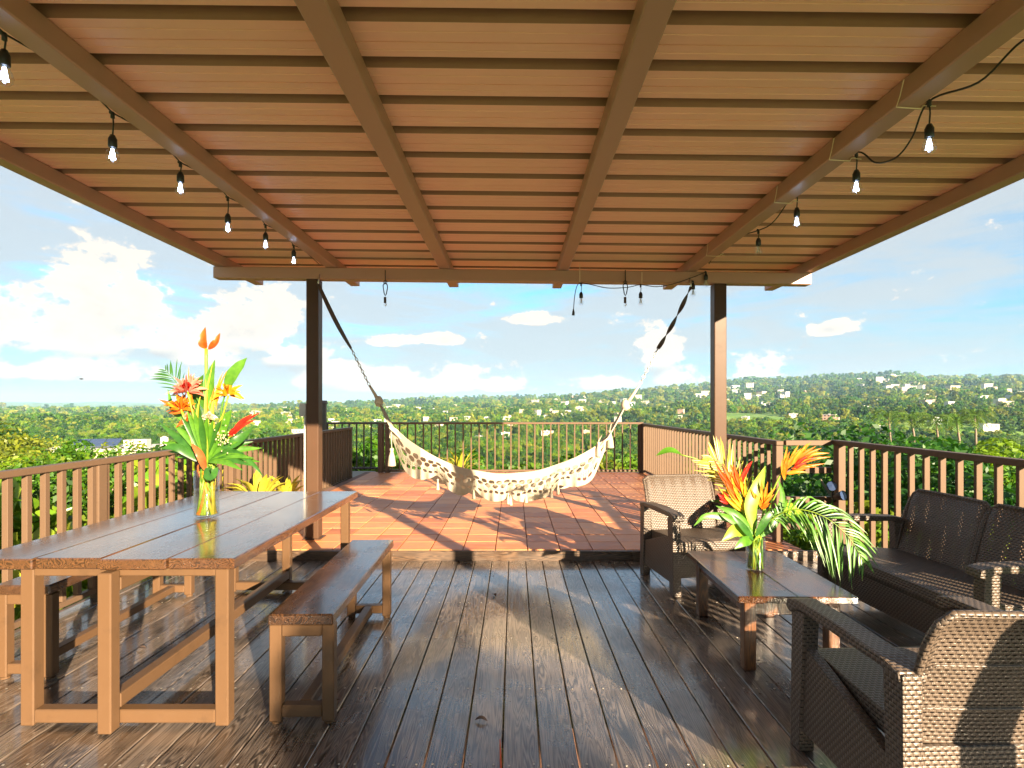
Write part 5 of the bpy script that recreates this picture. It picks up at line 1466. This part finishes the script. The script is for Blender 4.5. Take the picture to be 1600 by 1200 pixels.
for (rr, x, y, sp_) in pts_t[:NEARN]:
    a = math.atan2(x, y); side = 'left' if a < -0.15 else ('right' if a > 0.25 else 'centre')
    z = ground_z(a, rr)
    if rr < 75:
        i = rngt.randrange(4); H = protos['near'][i][2]
        # crowns near the deck stay below the view over the rail, except at the left
        lim = {'left': EYE + 0.3 + 0.012 * rr * rngt.uniform(-1.5, 1), 'centre': EYE - 0.080 * rr - 0.3, 'right': EYE - (0.042 + rngt.uniform(-0.012, 0.018)) * rr - 0.2}[side]
        if side == 'left':
            px_ = VX + F * math.tan(a); lim = EYE - rr * (0.014 if rr > 40 else 0.062) + rngt.uniform(-0.9, 0.9) * rr * 0.018
        s = (lim - z) / H; s = max(0.28, min(1.15, s))
        place_tree('near', i, x, y, s, rngt.uniform(0, 6.28), '%s, %s, %s' % (phr[i], depthw(rr), sector(x, y)), 'trees on the slope near the house', zoff=-0.2)
    else:
        i = rngt.randrange(5); H = protos['mid'][i][2]
        s = rngt.uniform(0.55, 1.15)
        if side == 'right' and rr < 150: s = max(0.5, min(1.3, (EYE - rr * rngt.uniform(0.035, 0.07) - z) / H))
        if side == 'left' and rr < 160:
            lim = EYE - rr * 0.004 + rngt.uniform(-0.03, 0.004) * rr; s = max(0.5, min(1.5, (lim - z) / H))
        place_tree('mid', i, x, y, s, rngt.uniform(0, 6.28), '%s, %s, %s' % (phr[i], depthw(rr), sector(x, y)), 'trees in the valley', zoff=-0.4)
def forest(name, pts, proto_obj, smin, smax, label):
    n = len(pts); me = bpy.data.meshes.new(name + '_points'); me.vertices.add(n)
    co = np.array([(p[1], p[2], ground_z(math.atan2(p[1], p[2]), p[0]) - 0.03 * p[3]) for p in pts]); me.vertices.foreach_set('co', co.reshape(-1))
    rs = np.random.RandomState(len(pts))
    at_ = me.attributes.new('scl', 'FLOAT', 'POINT'); at_.data.foreach_set('value', np.array([p[3] / 9.0 for p in pts]) * rs.uniform(smin, smax, n))
    at_ = me.attributes.new('rot', 'FLOAT', 'POINT'); at_.data.foreach_set('value', rs.uniform(0, 6.28, n))
    me.update(); o = bpy.data.objects.new(name, me); COL.objects.link(o)
    ng = bpy.data.node_groups.new(name, 'GeometryNodeTree')
    ng.interface.new_socket('Geometry', in_out='INPUT', socket_type='NodeSocketGeometry'); ng.interface.new_socket('Geometry', in_out='OUTPUT', socket_type='NodeSocketGeometry')
    gi = ng.nodes.new('NodeGroupInput'); go = ng.nodes.new('NodeGroupOutput')
    ip = ng.nodes.new('GeometryNodeInstanceOnPoints'); oi = ng.nodes.new('GeometryNodeObjectInfo'); oi.inputs[0].default_value = proto_obj; oi.transform_space = 'ORIGINAL'
    oi.inputs['As Instance'].default_value = True
    a1_ = ng.nodes.new('GeometryNodeInputNamedAttribute'); a1_.data_type = 'FLOAT'; a1_.inputs[0].default_value = 'scl'
    a2_ = ng.nodes.new('GeometryNodeInputNamedAttribute'); a2_.data_type = 'FLOAT'; a2_.inputs[0].default_value = 'rot'
    cb = ng.nodes.new('ShaderNodeCombineXYZ'); ng.links.new(a2_.outputs[0], cb.inputs[2])
    ng.links.new(gi.outputs[0], ip.inputs['Points']); ng.links.new(oi.outputs['Geometry'], ip.inputs['Instance'])
    ng.links.new(cb.outputs[0], ip.inputs['Rotation']); ng.links.new(a1_.outputs[0], ip.inputs['Scale'])
    ng.links.new(ip.outputs[0], go.inputs[0])
    md = o.modifiers.new('forest', 'NODES'); md.node_group = ng
    tag(o, label, None, None, 'stuff'); return o
rest = pts_t[NEARN:]
midp = [p for p in rest if p[0] < 900]; farp = [p for p in rest if p[0] >= 900]
print('trees', len(pts_t), 'mid', len(midp), 'far', len(farp))
# instance sources are single trees that stand in the valley themselves
srcs = []
for i in range(5):
    x, y = at_px((300, 620, 880, 1010, 1500)[i], 420 + i * 30)
    srcs.append(place_tree('mid', i, x, y, 1.0, 0, '%s standing alone further down the valley' % phr[i], 'trees in the valley', zoff=-0.5))
srcf = []
for i in range(3):
    x, y = at_px((560, 960, 1420)[i], 1000 + i * 60)
    srcf.append(place_tree('far', i, x, y, 1.0, 0, '%s on the far side of the valley' % phr[i], 'trees in the valley', zoff=-0.5))
for i in range(5):
    pp_ = [p for q, p in enumerate(midp) if (q * 7919) % 5 == i]
    forest('valley_forest', pp_, srcs[i], 0.55, 1.6, 'dense green woodland filling the valley')
for i in range(3):
    pp_ = [p for q, p in enumerate(farp) if (q * 7919) % 3 == i]
    forest('hillside_forest', pp_, srcf[i], 0.40, 1.15, 'woodland covering the distant hills')

# ---- shrubs right behind the railings
def shrub_mesh(seed, H, W, n, per_, size, mat): return leaf_cloud('shrub', seed, [(c[0], c[1], c[2], c[3]) for c in crown_clumps(seed, H, W, n, base=0.05)], per_, size, mat, drop=0.3)
sm = [shrub_mesh(70, 2.6, 1.9, 26, 62, 0.21, M['croton']), shrub_mesh(71, 2.4, 2.1, 24, 120, 0.13, M['fol_a']), shrub_mesh(72, 2.7, 1.7, 22, 70, 0.20, M['fol_c']), shrub_mesh(73, 2.4, 2.0, 24, 60, 0.22, M['croton'])]
def stem_mesh():
    g = G()
    for a in range(5):
        g.tube([(0.05 * a - .1, 0, -1.2), (0.2 * math.cos(a * 1.3), 0.2 * math.sin(a * 1.3), 0.6), (0.5 * math.cos(a * 1.3), 0.5 * math.sin(a * 1.3), 1.7)], [0.03, 0.02, 0.008], 5)
    me = g.mesh('shrub_stems'); me.materials.append(M['bark']); return me
stm = stem_mesh()
rngs = random.Random(21)
def shrub(x, y, z, s, i, label):
    rt = empty('shrub', (x, y, z), rngs.uniform(0, 6), label=label, cat='shrub', group='shrubs growing against the railings'); rt.scale = (s, s, s)
    link_mesh('foliage', sm[i], None, rt); link_mesh('stems', stm, None, rt)
LW = ['beside the viewer', 'by the near end of the table', 'level with the near table legs', 'level with the middle of the table', 'level with the far end of the table', 'near the terrace step', 'just past the terrace step', 'by the far half of the rail', 'near the rail end', 'at the terrace corner']
RW = ['beside the near armchair', 'behind the near end of the loveseat', 'behind the middle of the loveseat', 'behind the far arm of the loveseat', 'by the bar gate', 'just past the bar gate', 'beside the far armchair', 'by the middle of the terrace rail', 'toward the terrace corner', 'at the far right corner']
names_ = ['yellow-variegated croton shrub', 'small-leaved green shrub', 'lime green shrub', 'gold-leaved croton shrub']
for q in range(26):
    y = 1.6 + q * 0.55; i = (0, 1, 3, 2, 0, 1)[q % 6]; row = q % 2
    x = LX - 1.15 - row * 1.2 - rngs.uniform(0, 0.5)
    shrub(x, y, -2.1 - 0.25 * row - 0.03 * y, rngs.uniform(0.95, 1.12), i, '%s outside the left railing, %s' % (names_[i] if row == 0 else 'outer ' + names_[i], LW[min(9, q * 10 // 26)]))
for q in range(20):
    y = 2.2 + q * 0.62; i = (1, 2, 1, 0, 1, 2)[q % 6]; row = q % 2
    x = (3.2 if y < 6 else 2.75) + 1.25 + row * 1.3 + rngs.uniform(0, 0.5)
    shrub(x, y, -2.3 - 0.4 * row - 0.05 * y, rngs.uniform(0.9, 1.12), i, '%s outside the right railing, %s' % (names_[i] if row == 0 else 'outer ' + names_[i], RW[min(9, q // 2)]))
for q in range(14):
    x = -3.6 + q * 0.62; i = (1, 2, 1, 1)[q % 4]
    shrub(x, 12.9 + (q % 3) * 0.9, -2.55 - 0.3 * (q % 3), 1.0, i, '%s below the far railing, %s' % (names_[i], sector(x, 12.9)))

# spiky bright plants: rosettes of long yellow-green leaves
def rosette(x, y, z, n, L, wd, mat, label, seed, name='rosette_plant', up=0.9):
    rt = empty(name, (x, y, z), 0, label=label, cat='plant'); rs = random.Random(seed)
    for q in range(n):
        a = q * 2.4 + rs.uniform(-.2, .2); e = rs.uniform(0.35, 1.25) * up; l = L * rs.uniform(0.8, 1.15)
        d = Vector((math.cos(a) * math.cos(e), math.sin(a) * math.cos(e), math.sin(e)))
        g = G(); blade(g, [(0, 0, 0), tuple(d * l * 0.55 + Vector((0, 0, 0.04))), tuple(d * l + Vector((0, 0, -0.12 * l * (1.4 - e))))], wd, n=8, fold=0.5, face=(d.x * -0.3, d.y * -0.3, 1))
        g.build('leaf', M[mat], rt, smooth=True)
    G().tube([(0, 0, -0.9), (0, 0, 0.02)], 0.03, 6).build('stem', M['bark'], rt)
rosette(-3.35, 6.1, 0.36, 22, 0.42, 0.075, 'leaf_yellow', 'bright yellow-green rosette plant behind the table end left of the post', 1)
rosette(-2.75, 5.95, 0.34, 20, 0.42, 0.075, 'leaf_yellow', 'bright yellow-green rosette plant just left of the left post', 2)
rosette(-2.62, 6.35, 0.30, 16, 0.40, 0.07, 'leaf_yellow', 'small yellow-green rosette plant peeping right of the left post', 3)
rosette(-1.2, 12.2, -0.05, 18, 0.7, 0.06, 'leaf_yellow', 'yellow spiky plant just beyond the far railing behind the hammock', 4)

# palms
def palm(x, y, z, H, L, label, seed):
    rt = empty('palm_tree', (x, y, z), rngs.uniform(0, 6), label=label, cat='palm tree', group='palm trees in the valley'); rs = random.Random(seed)
    G().tube([(0, 0, -1), (0.2, 0, H * 0.5), (0.5, 0.1, H)], [0.22, 0.15, 0.12], 8).build('trunk', M['bark'], rt, smooth=True)
    for q in range(15):
        a = q * 2.399; e = 1.1 - 1.2 * (q / 15) + rs.uniform(-.1, .1)
        d = Vector((math.cos(a), math.sin(a), 0)); c0_ = Vector((0.5, 0.1, H))
        pts = bez([c0_, c0_ + d * L * 0.35 * math.cos(e * 0.6) + Vector((0, 0, L * 0.4 * math.sin(e))), c0_ + d * L * 0.7 + Vector((0, 0, L * 0.45 * math.sin(e) - 0.05 * L)), c0_ + d * L * 0.95 + Vector((0, 0, L * 0.3 * math.sin(e) - 0.35 * L))], 14)
        g = G()
        for j in range(2, 15):
            p = pts[j]; dd = (pts[j] - pts[j - 1]).normalized(); sdv = dd.cross(Vector((0, 0, 1))).normalized()
            for sgn in (-1, 1):
                LL = L * 0.26 * math.sin(j / 15 * PI * 0.9 + 0.2)
                e2 = p + (sdv * sgn * 0.8 + dd * 0.5).normalized() * LL + Vector((0, 0, -0.35 * LL))
                wv_ = dd * 0.045 * L * 0.6
                g.add([p - wv_, p + wv_, e2], [(0, 1, 2)])
        g.tube([tuple(p) for p in pts], 0.03, 4)
        g.build('frond', M['palm'], rt)
for n_, (px, py, r, H, L, lb) in enumerate(((1392, 652, 120, 5, 3.4, 'palm tree above the right railing, leftmost of the right-hand palms'), (1430, 656, 105, 4.5, 3.2, 'palm tree right of the leftmost right-hand palm'), (1468, 660, 100, 4.5, 3.2, 'palm tree in the middle of the right-hand palms'),
                             (1500, 662, 92, 4, 3.4, 'palm tree with wide fronds toward the right edge'), (1525, 650, 120, 5, 3.2, 'palm tree furthest right in the valley'))):
    x, y = at_px(px, r); top = EYE + (VY - py) / F * r * math.cos(math.atan((px - VX) / F)); palm(x, y, top - H, H, L, lb, n_)
# palm and tree added to cast shade on the deck (outside the frame, to the right and behind)
for (x, y, H, L, lb, sd_) in ((5.0, -9.9, 5.0, 1.8, 'unseen palm added behind the viewer to shade the near deck', 31),):
    palm(x, y, -2.6, H, L, lb, sd_)

rt = empty('tree', (5.5, -8.0, -2.6), 1.0, label='unseen slim tree added behind the viewer to shade the middle of the deck', cat='tree'); rt.scale = (0.27, 0.30, 0.70)  # added tree, squeezed narrow so its shade lands mid-deck
link_mesh('crown', protos['near'][0][0], None, rt); link_mesh('trunk', protos['near'][0][1], None, rt)

# bird
bd = empty('bird', tuple(P(127, 592, 60)), R(30), label='small dark bird flying in front of the left clouds', cat='bird')
G().lathe([(0.001, -0.22), (0.06, -0.1), (0.08, 0.02), (0.05, 0.14), (0.001, 0.24)], seg=10, M=Matrix.Rotation(R(90), 4, 'Y')).build('body', M['black'], bd, smooth=True)
for s_ in (-1, 1):
    G().prism([(-0.08, 0), (0.09, 0), (0.02, s_ * 0.34), (-0.04, s_ * 0.36)], 0.0, 0.012, 'Z').build('wing', M['black'], bd)

# look-alikes that would share a label are told apart by their order from the left
ORD = ['leftmost there', 'second from left', 'third from left', 'fourth from left', 'fifth from left', 'sixth from left', 'seventh from left', 'eighth from left', 'ninth from left']
byl = {}
for o in COL.objects:
    if o.get('group') and o.get('label') and o.parent is None: byl.setdefault(o['label'], []).append(o)
for lb, os_ in byl.items():
    if len(os_) < 2 or os_[0]['category'] not in ('tree', 'house', 'shrub'): continue
    os_.sort(key=lambda o: math.atan2(o.location.x, o.location.y))
    for q, o in enumerate(os_):
        o['label'] = '%s, %s' % (lb, 'rightmost there' if q == len(os_) - 1 else ORD[min(q, 8)])
